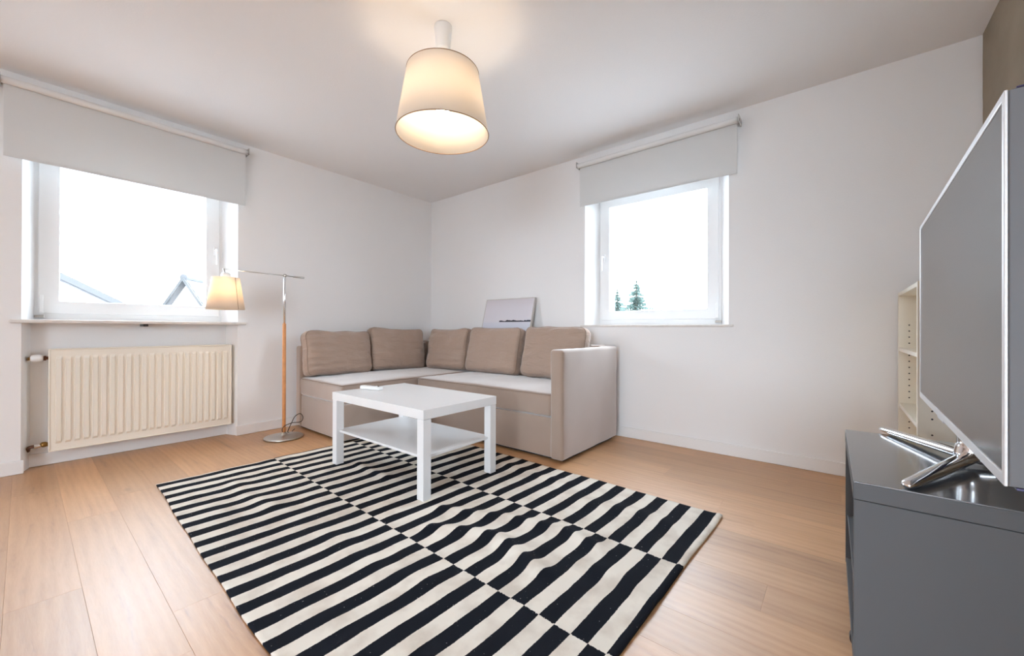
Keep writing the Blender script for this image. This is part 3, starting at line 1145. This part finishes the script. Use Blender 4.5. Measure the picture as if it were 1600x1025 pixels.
def rug_height(X_, Y_):
    h = 0.0035 * (noise.noise(Vector((X_ * 7, Y_ * 5, 2.0))) + 0.6) + 0.0015 * noise.noise(Vector((X_ * 17, Y_ * 13, 8)))
    for pts, A_, sg in RIDGES:
        d = seg_d(X_, Y_, pts)
        if d < sg * 3.2:
            h += A_ * math.exp(-(d / sg) ** 2)
    for lx, ly in LEGS:
        d = math.hypot(X_ - lx, Y_ - ly)
        if d < 0.16:
            k = max(0.0, min(1.0, (d - 0.045) / 0.10))
            h *= k * k * (3 - 2 * k)
    return max(0.0, h)


def rug_material():
    m = bpy.data.materials.new('black_white_woven_stripes')
    m.use_nodes = True
    nt_ = m.node_tree
    L = nt_.links
    b = nt_.nodes['Principled BSDF']
    b.inputs['Roughness'].default_value = 0.95
    b.inputs['Specular IOR Level'].default_value = 0.15
    uv = nt_.nodes.new('ShaderNodeUVMap')
    uv.uv_map = 'weave'
    sx = nt_.nodes.new('ShaderNodeSeparateXYZ')
    L.new(uv.outputs['UV'], sx.inputs[0])

    def math_(op, a, bb_=None, c=None):
        n = nt_.nodes.new('ShaderNodeMath')
        n.operation = op
        for k, vv in enumerate((a, bb_, c)):
            if vv is None:
                continue
            if isinstance(vv, (int, float)):
                n.inputs[k].default_value = vv
            else:
                L.new(vv, n.inputs[k])
        return n.outputs[0]
    # fringe of the weave: small ragged offsets of every edge
    nz = nt_.nodes.new('ShaderNodeTexNoise')
    nz.inputs['Scale'].default_value = 150
    nz.inputs['Detail'].default_value = 2
    L.new(uv.outputs['UV'], nz.inputs['Vector'])
    rag = math_('MULTIPLY_ADD', nz.outputs['Fac'], 0.010, -0.005)
    nz2 = nt_.nodes.new('ShaderNodeTexNoise')
    nz2.inputs['Scale'].default_value = 5
    L.new(uv.outputs['UV'], nz2.inputs['Vector'])
    wav = math_('MULTIPLY_ADD', nz2.outputs['Fac'], 0.012, -0.006)
    u_ = math_('ADD', sx.outputs[0], rag)
    v_ = math_('ADD', math_('ADD', sx.outputs[1], math_('MULTIPLY', rag, 0.35)), wav)
    c1 = math_('GREATER_THAN', u_, 0.572)
    c2 = math_('GREATER_THAN', u_, 1.097)
    col_ = math_('ADD', c1, c2)
    k_ = math_('FLOOR', math_('DIVIDE', math_('ADD', v_, SW * 2 - 0.024), SW))
    par = math_('MODULO', math_('ADD', math_('ADD', k_, col_), 0.25), 2.0)
    black = math_('LESS_THAN', par, 1.0)
    # lint specks on the dark yarn, soiling on the light yarn
    sp_ = nt_.nodes.new('ShaderNodeTexNoise')
    sp_.inputs['Scale'].default_value = 130
    sp_.inputs['Detail'].default_value = 1
    L.new(uv.outputs['UV'], sp_.inputs['Vector'])
    speck = math_('GREATER_THAN', sp_.outputs['Fac'], 0.765)
    soil = nt_.nodes.new('ShaderNodeTexNoise')
    soil.inputs['Scale'].default_value = 9
    soil.inputs['Detail'].default_value = 6
    L.new(uv.outputs['UV'], soil.inputs['Vector'])
    rl = nt_.nodes.new('ShaderNodeValToRGB')
    rl.color_ramp.elements[0].position, rl.color_ramp.elements[0].color = 0.35, sRGB(213, 203, 190)
    rl.color_ramp.elements[1].position, rl.color_ramp.elements[1].color = 0.55, sRGB(232, 225, 213)
    L.new(soil.outputs['Fac'], rl.inputs['Fac'])
    dk = nt_.nodes.new('ShaderNodeMix')
    dk.data_type = 'RGBA'
    dk.inputs[6].default_value = sRGB(21, 24, 32)
    dk.inputs[7].default_value = sRGB(150, 150, 150)
    L.new(speck, dk.inputs[0])
    mxc = nt_.nodes.new('ShaderNodeMix')
    mxc.data_type = 'RGBA'
    L.new(black, mxc.inputs[0])
    L.new(rl.outputs['Color'], mxc.inputs[6])
    L.new(dk.outputs[2], mxc.inputs[7])
    L.new(mxc.outputs[2], b.inputs['Base Color'])
    wv = nt_.nodes.new('ShaderNodeTexNoise')
    wv.inputs['Scale'].default_value = 420
    L.new(uv.outputs['UV'], wv.inputs['Vector'])
    bp = nt_.nodes.new('ShaderNodeBump')
    bp.inputs['Strength'].default_value = 0.45
    bp.inputs['Distance'].default_value = 0.0015
    L.new(wv.outputs['Fac'], bp.inputs['Height'])
    L.new(bp.outputs['Normal'], b.inputs['Normal'])
    return m


def rug():
    NU, NV = 120, 180
    T = 0.006
    bm = bmesh.new()
    uvl = bm.loops.layers.uv.new('weave')
    top, bot, co = {}, {}, {}
    for i in range(NU + 1):
        for j in range(NV + 1):
            u = -RW / 2 + RW * i / NU
            v = -RL / 2 + RL * j / NV
            edge = 0.0
            uu = u
            vv = v
            # edges of a hand-laid rug are never straight
            uu += 0.010 * noise.noise(Vector((1.0, v * 2.5, 0))) * (abs(u) / (RW / 2)) ** 2
            vv += 0.010 * noise.noise(Vector((u * 2.2, 4.0, 0))) * (abs(v) / (RL / 2)) ** 2
            X_, Y_ = rug_world(uu, vv)
            h = rug_height(X_, Y_)
            # rolled hem along the near edge
            dn = vv + RL / 2
            hem = 0.006 * math.exp(-((dn - 0.012) / 0.012) ** 2)
            top[i, j] = bm.verts.new((X_, Y_, 0.0015 + T + h + hem))
            bot[i, j] = bm.verts.new((X_, Y_, 0.0015 + h))
            co[i, j] = (u + RW / 2, v + RL / 2)

    def face(vs, ks):
        f = bm.faces.new(vs)
        for l, k in zip(f.loops, ks):
            l[uvl].uv = co[k]
    for i in range(NU):
        for j in range(NV):
            ks = [(i, j), (i + 1, j), (i + 1, j + 1), (i, j + 1)]
            face([top[k] for k in ks], ks)
            face([bot[k] for k in reversed(ks)], list(reversed(ks)))
    for i in range(NU):
        for j in (0, NV):
            ks = [(i, j), (i + 1, j), (i + 1, j), (i, j)]
            face([top[ks[0]], top[ks[1]], bot[ks[2]], bot[ks[3]]], ks)
    for j in range(NV):
        for i in (0, NU):
            ks = [(i, j), (i, j + 1), (i, j + 1), (i, j)]
            face([top[ks[0]], top[ks[1]], bot[ks[2]], bot[ks[3]]], ks)
    o = obj('area_rug', bm, rug_material(), smooth=True)
    tag(o, 'rumpled black and white striped flat woven rug under the coffee table', 'rug')


rug()


# ------------------------------------------------------------------ coffee table
def table():
    W, Lg = 0.538, 0.886
    t = thing('coffee_table', 'white square legged coffee table with a lower shelf on the rug', 'table', (1.492, 1.998, 0.0082), math.radians(0.45))
    z1 = 0.444
    zt = z1 - 0.048
    obj('table_top', box(-W / 2, W / 2, -Lg / 2, Lg / 2, zt, z1, 0.0018, 2), M['white'], t)
    s = 0.050
    for sx in (-1, 1):
        for sy in (-1, 1):
            x0 = sx * (W / 2 - s) if sx > 0 else -W / 2
            y0 = sy * (Lg / 2 - s) if sy > 0 else -Lg / 2
            e = 0.0015
            obj('leg', box(x0 + (e if sx < 0 else 0), x0 + s - (e if sx > 0 else 0), y0 + (e if sy < 0 else 0), y0 + s - (e if sy > 0 else 0), 0.0, zt - 0.0012, 0.0015, 2), M['white'], t)
    obj('lower_shelf', box(-W / 2 + 0.022, W / 2 - 0.022, -Lg / 2 + 0.022, Lg / 2 - 0.022, 0.197, 0.211, 0.0015, 2), M['white'], t)


table()

# remote control on the table
rc = thing('remote_control', 'slim white remote control lying on the coffee table', 'remote', (1.425, 2.335, 0.4528), math.radians(-78))
bmr = soft_box(-0.085, 0.085, -0.021, 0.021, 0.0, 0.024, 0.009, div=0.02)
obj('body', bmr, M['whiteplastic'], rc, smooth=True)
for xx, yy, rr in ((0.062, 0.0, 0.006), (0.036, 0.010, 0.004), (0.036, -0.010, 0.004), (0.010, 0.0, 0.0045), (-0.030, 0.0, 0.004)):
    obj('button', lathe([(rr, 0.0235), (rr, 0.0255), (rr * .8, 0.0262), (0, 0.0262)], 12), M['dark'] if xx > 0.05 else M['silver'], rc, (xx, yy, 0), smooth=True)


# ------------------------------------------------------------------ ceiling lamp
def ceiling_lamp():
    t = thing('ceiling_lamp', 'lit cream drum shaded pendant lamp hanging close to the ceiling', 'lamp', (1.286, 1.486, ZC))
    z = lambda h: h - ZC
    obj('canopy', lathe([(0.0, -0.0005), (0.042, -0.0005), (0.043, -0.006), (0.039, -0.05), (0.036, -0.11), (0.033, -0.125), (0.012, -0.128), (0, -0.128)], 40), M['whiteplastic'], t, smooth=True)
    obj('rod', lathe([(0.007, -0.12), (0.007, z(2.04)), (0, z(2.04))], 14), M['whiteplastic'], t, smooth=True)
    obj('lamp_holder', lathe([(0.0, z(2.085)), (0.020, z(2.083)), (0.022, z(2.06)), (0.022, z(2.0)), (0.018, z(1.99)), (0, z(1.99))], 24), M['whiteplastic'], t, smooth=True)
    sh = obj('shade', lathe([(0.172, z(2.090)), (0.222, z(1.792)), (0.2205, z(1.792)), (0.1705, z(2.090)), (0.172, z(2.090))], 72), M['shade'], t, smooth=True)
    hb = M['shade_hem']
    obj('rim_wire', tube([(0.2215 * math.cos(a), 0.2215 * math.sin(a), z(1.792)) for a in [2 * math.pi * k / 72 for k in range(72)]], 0.0022, 6, closed=True), hb, sh, smooth=True)
    obj('rim_wire', tube([(0.1715 * math.cos(a), 0.1715 * math.sin(a), z(2.090)) for a in [2 * math.pi * k / 72 for k in range(72)]], 0.0022, 6, closed=True), hb, sh, smooth=True)
    for k in range(3):
        a = 2 * math.pi * k / 3 + 0.4
        obj('spider_arm', tube([(0.02 * math.cos(a), 0.02 * math.sin(a), z(2.055)), (0.17 * math.cos(a), 0.17 * math.sin(a), z(2.088))], 0.0025, 6), M['whiteplastic'], sh)
    obj('bulb', lathe([(0.0, z(1.885)), (0.018, z(1.889)), (0.030, z(1.905)), (0.034, z(1.925)), (0.029, z(1.95)), (0.016, z(1.985)), (0.0, z(1.99))], 20), M['bulb'], t, smooth=True)


M['shade_hem'] = mat('shade_hem_wire', sRGB(150, 118, 88), 0.6)
ceiling_lamp()


# ------------------------------------------------------------------ floor lamp
def floor_lamp():
    t = thing('floor_lamp', 'reading floor lamp with wooden pole, chrome arm and lit cream shade', 'lamp', (1.280, 3.321, 0.0))
    obj('base', lathe([(0, 0.0008), (0.128, 0.0008), (0.136, 0.004), (0.137, 0.010), (0.132, 0.0145), (0.06, 0.020), (0.030, 0.025), (0.018, 0.034), (0.0155, 0.044), (0, 0.044)], 64), M['satin'], t, smooth=True)
    obj('wooden_pole', lathe([(0, 0.040), (0.0118, 0.040), (0.0125, 0.06), (0.0125, 0.880), (0.0118, 0.884), (0, 0.884)], 20), M['pine'], t, smooth=True)
    obj('steel_tube', lathe([(0, 0.880), (0.0082, 0.880), (0.0082, 1.268), (0, 1.270)], 16), M['chrome'], t, smooth=True)
    obj('pivot', tube([(0.0, -0.018, 1.254), (0.0, 0.016, 1.254)], 0.011, 14), M['satin'], t, smooth=True)
    ay, az = -0.012, 1.254
    arm = obj('arm', tube([(-0.400, ay, az + 0.006), (0.060, ay, az - 0.001)], 0.0042, 10), M['satin'], t, smooth=True)
    obj('counterweight', tube([(0.058, ay, az - 0.001), (0.060, ay, az - 0.001), (0.140, ay, az - 0.003), (0.142, ay, az - 0.003)], [0.006, 0.0075, 0.0075, 0.006], 14), M['satin'], arm, smooth=True)
    sx = -0.386
    obj('shade_joint', tube([(sx - 0.012, ay, az + 0.010), (sx - 0.010, ay, az - 0.014), (sx - 0.004, ay, az - 0.022)], 0.0055, 10), M['satin'], t, smooth=True)
    sh = obj('lamp_shade', lathe([(0.082, 1.200), (0.113, 0.978), (0.1118, 0.978), (0.0808, 1.200), (0.082, 1.200)], 56), M['shade2'], t, (sx, ay, 0), smooth=True)
    obj('holder_cap', lathe([(0, 1.236), (0.016, 1.235), (0.026, 1.228), (0.029, 1.214), (0.029, 1.185), (0.018, 1.165), (0, 1.165)], 24), M['whiteplastic'], t, (sx, ay, 0), smooth=True)
    for k in range(3):
        a = 2 * math.pi * k / 3 + 0.9
        obj('spider_arm', tube([(0.024 * math.cos(a), 0.024 * math.sin(a), 1.190), (0.081 * math.cos(a), 0.081 * math.sin(a), 1.198)], 0.002, 6), M['satin'], sh)
    a = math.radians(-66)
    obj('shade_seam', tube([((0.083 + 0.031 * q) * math.cos(a), (0.083 + 0.031 * q) * math.sin(a), 1.199 - 0.220 * q) for q in (0, .25, .5, .75, 1)], 0.0012, 6), M['shade_hem'], sh)
    obj('bulb', lathe([(0, 1.080), (0.012, 1.083), (0.021, 1.096), (0.022, 1.112), (0.014, 1.14), (0.012, 1.166), (0, 1.168)], 16), M['bulb2'], t, (sx, ay, 0), smooth=True)
    # cable looping up behind the base
    R0 = Vector((1.280, 3.321, 0))
    pts = [(-0.016, -0.012, 0.050), (-0.020, -0.022, 0.075), (-0.005, -0.030, 0.098), (0.05, -0.03, 0.112), (0.10, -0.02, 0.105), (0.135, 0.0, 0.110), (0.145, 0.012, 0.140), (0.125, 0.015, 0.165), (0.085, 0.01, 0.150), (0.055, 0.0, 0.105), (0.038, 0.012, 0.055), (0.052, 0.06, 0.022), (0.10, 0.11, 0.008), (0.13, 0.16, 0.006), (0.16, 0.20, 0.006)]
    obj('power_cable', tube(spline(pts, 7), 0.003, 7), M['cable'], t, smooth=True)


M['shade2'] = translucent('cream_small_shade', (0.86, 0.80, 0.72, 1), 0.40, (0.92, 0.80, 0.64, 1))
floor_lamp()


# ------------------------------------------------------------------ grey unit with open shelves
def unit():
    t = thing('tv_unit', 'grey open fronted low cabinet under the television', 'cabinet', (1.199, -0.028, 0.0), math.radians(0.7))
    Lx, D, zt = 0.604, 0.42, 0.503
    G = M['unit']
    obj('top_panel', box(0, Lx, -D, 0, zt - 0.040, zt - 0.003, 0.0012, 2), G, t)
    obj('lit_top_sheet', box(0.0005, Lx - 0.0005, -D + 0.0005, -0.0005, zt - 0.003, zt, 0.0008, 2), M['unit_lit_top'], t)  # thin sheet added to carry the lit tone of the top
    obj('side_panel', box(0.001, 0.019, -D, -0.001, 0.052, zt - 0.0415, 0.001, 1), G, t)
    obj('side_panel', box(Lx - 0.019, Lx - 0.001, -D, -0.001, 0.052, zt - 0.0415, 0.001, 1), G, t)
    obj('shelf', box(0.020, Lx - 0.020, -D + 0.012, -0.006, 0.200, 0.216, 0.001, 1), G, t)
    obj('divider', box(Lx / 2 - 0.009, Lx / 2 + 0.009, -D + 0.012, -0.010, 0.071, 0.199, 0.001, 1), G, t)
    obj('bottom_panel', box(0.020, Lx - 0.020, -D + 0.012, -0.002, 0.052, 0.070, 0.001, 1), G, t)
    obj('back_panel', box(0.020, Lx - 0.020, -D, -D + 0.010, 0.052, zt - 0.042, 0, 1), G, t)
    for x_ in (0.05, Lx / 2 - 0.09, Lx - 0.05):
        for y_ in (-0.035, -D + 0.05):
            if x_ == Lx / 2 - 0.09 and y_ < -0.1:
                continue
            w = tube([(x_ - 0.009, y_ + (0.012 if x_ == Lx / 2 - 0.09 else 0), 0.024), (x_ + 0.009, y_ + (0.012 if x_ == Lx / 2 - 0.09 else 0), 0.024)], 0.0235, 20)
            c = obj('castor', w, M['dark'], t, smooth=False)
            obj('castor_fork', box(x_ - 0.012, x_ + 0.012, y_ - 0.006, y_ + 0.010, 0.030, 0.0515, 0.002), M['satin'], c)


unit()


# ------------------------------------------------------------------ television
def television():
    t = thing('television', 'flat television with silver bezel and chrome splayed feet on the grey cabinet', 'television', (1.508, -0.2152, 0.503), math.radians(-1.6))
    W, Hh = 1.092, 0.615
    zb = 0.606 - 0.503
    # local: x along width, -y = back, +y = front
    fr = obj('bezel', ring_frame(-W / 2, W / 2, zb, zb + Hh, 0.0135, -0.0045, 0.0, 'y', 0.0015, 0.019), M['silver'], t)
    obj('screen', box(-W / 2 + 0.012, W / 2 - 0.012, -0.0045, -0.0018, zb + 0.016, zb + Hh - 0.012), M['screen'], t)
    obj('housing', box(-W / 2 + 0.0006, W / 2 - 0.0006, -0.034, -0.0047, zb + 0.0006, zb + Hh - 0.0006, 0.002, 2), M['side'], t)
    obj('rear_cover', prism([(-W / 2 + 0.02, -0.0345), (W / 2 - 0.02, -0.0345), (W / 2 - 0.10, -0.062), (-W / 2 + 0.10, -0.062)], 'z', zb + 0.02, zb + Hh - 0.03), M['whiteplastic'], t)
    obj('top_trim', box(-W / 2, W / 2, -0.0345, -0.0125, zb + Hh - 0.0004, zb + Hh + 0.0018, 0.0006, 1), M['navy'], t)
    obj('bottom_trim', box(-W / 2, W / 2, -0.030, -0.0125, zb - 0.0035, zb + 0.0004, 0.0006, 1), M['navy'], t)
    ir = obj('sensor', box(-0.0 + 0.06, 0.0 + 0.16, -0.018, -0.003, zb - 0.010, zb - 0.0005, 0.003, 2), M['silver'], t)
    # stand: two feet sweeping forward from a rear hub, hub rising to the panel
    st = obj('stand_neck', tube(spline([(0.02, -0.045, 0.020), (0.02, -0.050, 0.055), (0.02, -0.048, 0.10), (0.02, -0.045, 0.17)], 6), [0.030] * 6 + [0.026] * 13, 16, flat=0.55), M['chrome'], t, smooth=True)

    def foot(tip, mid):
        p = spline([(0.02, -0.048, 0.024), mid, tip], 12)
        n = len(p)
        rad = [0.0205 - 0.0060 * k / (n - 1) for k in range(n)]
        rad[-1] *= 0.55
        rad[-2] *= 0.92
        bm = tube(p, rad, 18, flat=0.62)
        return bm
    obj('foot', foot((0.338, 0.110, 0.0090), (0.18, 0.031, 0.0165)), M['chrome'], t, smooth=True)
    obj('foot', foot((-0.303, 0.092, 0.0090), (-0.142, 0.022, 0.0165)), M['chrome'], t, smooth=True)
    obj('rear_foot', tube(spline([(0.02, -0.040, 0.022), (0.02, -0.10, 0.014), (0.02, -0.16, 0.0085)], 8), [0.020] * 8 + [0.016] * 8 + [0.010], 14, flat=0.6), M['chrome'], t, smooth=True)


M['navy'] = mat('dark_violet_trim', sRGB(52, 46, 92), 0.3)
television()


# ------------------------------------------------------------------ slim white bookcase in the corner
def bookcase():
    y0, y1, x0, x1, H = -0.360, -0.252, 2.305, 2.985, 1.048
    t = thing('bookcase', 'slim white bookcase with peg holes behind the television', 'bookcase', (x0, y0, 0))
    off = Vector(t.location)

    def ob(nm, bm, m=M['shelf'], par=t):
        bmesh.ops.translate(bm, verts=bm.verts[:], vec=-off)
        return obj(nm, bm, m, par)
    near = ob('side_panel', box(x0, x0 + 0.018, y0, y1, 0.0005, H, 0.001, 1))
    far = ob('side_panel', box(x1 - 0.018, x1, y0, y1, 0.0005, H, 0.001, 1))
    ob('top_panel', box(x0 + 0.0185, x1 - 0.0185, y0, y1 - 0.001, H - 0.020, H - 0.001, 0.001, 1))
    ob('back_panel', box(x0 + 0.0185, x1 - 0.0185, y0, y0 + 0.005, 0.03, H - 0.021, 0, 1))
    for z in (0.735, 0.440, 0.060):
        ob('shelf', box(x0 + 0.0185, x1 - 0.0185, y0 + 0.006, y1 - 0.003, z, z + 0.018, 0.001, 1))
    ob('plinth', box(x0 + 0.0185, x1 - 0.0185, y1 - 0.020, y1 - 0.006, 0.0005, 0.059, 0.001, 1))
    h0 = None
    dz = 0.032
    for k in range(26):
        z = 0.17 + k * dz
        if min(abs(z - 0.744), abs(z - 0.449)) < 0.014 or z > 0.88:
            continue
        for par, xx in ((far, x1 - 0.0185), (near, x0 - 0.0005)):
            if h0 is None:
                h0 = tube([(-0.0004, 0, 0), (0.0005, 0, 0)], 0.0035, 8)
                h0 = obj('peg_hole', h0, M['dark'], par, Vector((xx, y1 - 0.042, z)) - off)
            else:
                link_copy(h0, 'peg_hole', par, Vector((xx, y1 - 0.042, z)) - off)


bookcase()


# ------------------------------------------------------------------ outdoors
M['render'] = mat('white_house_render', (0.75, 0.75, 0.74, 1), 0.9)
M['tile'] = mat('grey_roof_tile', (0.065, 0.065, 0.068, 1), 0.8, var=(3, 0.2))
M['verge'] = mat('grey_verge_board', (0.05, 0.05, 0.05, 1), 0.8)
M['bounce_ground'] = mat('pale_bounce_ground', (0.42, 0.42, 0.42, 1), 0.95, var=(0.3, 0.1))  # unseen ground, made pale to bounce daylight up to the ceiling
gnd = struct(obj('ground', box(-60, 70, -60, 70, -3.6, -3.4), M['bounce_ground']), 'unseen ground outside made pale to bounce daylight indoors', 'ground')
bpy.context.view_layer.update()


def house(label, loc, rotz, half_w, length, z_ridge, z_eave, rows_):
    """gabled house: local x across the gable (front gable at y=0 facing -y), ridge along +y"""
    g_ = -3.4
    t = thing('house', label, 'house', (loc[0], loc[1], g_), rotz, 'neighbouring houses outside')
    zr, ze = z_ridge - g_, z_eave - g_
    ov = 0.35
    slope = (zr - ze) / half_w
    obj('walls', prism([(-half_w, 0), (half_w, 0), (half_w, ze - 0.1), (0, zr - 0.1), (-half_w, ze - 0.1)], 'y', 0, length), M['render'], t)
    for s in (-1, 1):
        pl = obj('roof_slope', prism([(0, zr), (s * (half_w + ov), ze - ov * slope), (s * (half_w + ov), ze - ov * slope - 0.12), (0, zr - 0.12)], 'y', -0.30, length + 0.3), M['tile'], t)
        # tile courses
        n = rows_
        c0 = None
        ln = math.hypot(half_w + ov, (half_w + ov) * slope)
        ang = math.atan(slope)
        for k in range(n):
            q = (k + 0.5) / n
            xx, zz_ = s * (half_w + ov) * q, zr - (half_w + ov) * slope * q + 0.02
            if c0 is None:
                c0 = obj('tile_course', box(-ln / n * .55, ln / n * .55, -0.28, length + 0.28, -0.012, 0.03), M['tile'], pl, (xx, 0, zz_), (0, s * (ang + 0.06), 0))
            else:
                link_copy(c0, 'tile_course', pl, (xx, 0, zz_), (0, s * (ang + 0.06), 0))
        obj('verge_board', prism([(0, zr + 0.05), (s * (half_w + ov), ze - ov * slope + 0.05), (s * (half_w + ov), ze - ov * slope - 0.10), (0, zr - 0.10)], 'y', -0.36, -0.29), M['verge'], t)
    obj('ridge_cap', tube([(0, -0.3, zr + 0.03), (0, length + 0.3, zr + 0.03)], 0.12, 10), M['tile'], t)
    return t


house('white neighbouring house with long sloping roof edge at the left of the wide window', (-2.45, 14.0), math.radians(0), 4.6, 7.0, 3.87, 1.07, 14)
house('white neighbouring gabled house seen low beside the lamp shade', (3.73, 18.0), math.radians(-38), 1.25, 6.0, 2.60, 0.55, 12)


def spruce(label, loc, top, base, rad, seed):
    rnd = random.Random(seed)
    g_ = -3.4
    t = thing('spruce_tree', label, 'tree', (loc[0], loc[1], g_), 0, 'spruce trees outside')
    H_ = top - g_
    obj('trunk', lathe([(0, 0), (0.16, 0.0), (0.11, H_ * .5), (0.03, H_ * .95), (0, H_)], 10), M['bark'], t, smooth=True)
    bm = bmesh.new()
    tiers = 34
    for k in range(tiers):
        q = k / (tiers - 1)
        z = 1.2 + (H_ - 1.30) * q
        r = rad * (1 - q) ** 0.9 + 0.07
        nb = int(10 + 8 * (1 - q))
        for b_ in range(nb):
            a = 2 * math.pi * (b_ + rnd.random() * 0.8) / nb
            rr = r * rnd.uniform(0.62, 1.12)
            d_ = Vector((math.cos(a), math.sin(a), 0))
            sd_ = Vector((-d_.y, d_.x, 0))
            zz0 = z + rnd.uniform(-0.05, 0.05)

            def pt_(f):
                return d_ * rr * f + Vector((0, 0, zz0 - 0.34 * rr * f + 0.22 * rr * f * f))
            n = 7
            for m_ in range(n):
                p0, p1 = pt_(m_ / n), pt_((m_ + 1) / n)
                w_ = (0.22 * rr + 0.05) * (1 - 0.75 * m_ / n)
                for sg in (-1, 1):
                    # side twig: a flat tapering spray, and a twig hanging below it
                    tip = p1 + sd_ * sg * w_ + d_ * 0.10 * rr + Vector((0, 0, -0.10 * w_))
                    v = [bm.verts.new(c) for c in (p0, p1, tip)]
                    bm.faces.new(v)
                    hang = p0.lerp(p1, 0.5) + sd_ * sg * w_ * 0.35 + Vector((0, 0, -0.16 - 0.10 * rr * rnd.random()))
                    v = [bm.verts.new(c) for c in (p0, p1, hang)]
                    bm.faces.new(v)
    fo = obj('foliage', bm, M['needles'], t)
    fo['kind'] = 'stuff'


M['bark'] = mat('bark', (0.10, 0.07, 0.05, 1), 0.9)
M['needles'] = mat('blue_green_needles', (0.075, 0.115, 0.10, 1), 0.8, var=(4, 0.3))
spruce('tall pointed spruce tree outside the smaller window', (22.0, 8.85), 3.70, 0, 2.9, 3)
spruce('shorter spruce tree at the left edge of the smaller window', (28.5, 12.95), 3.95, 0, 2.4, 5)
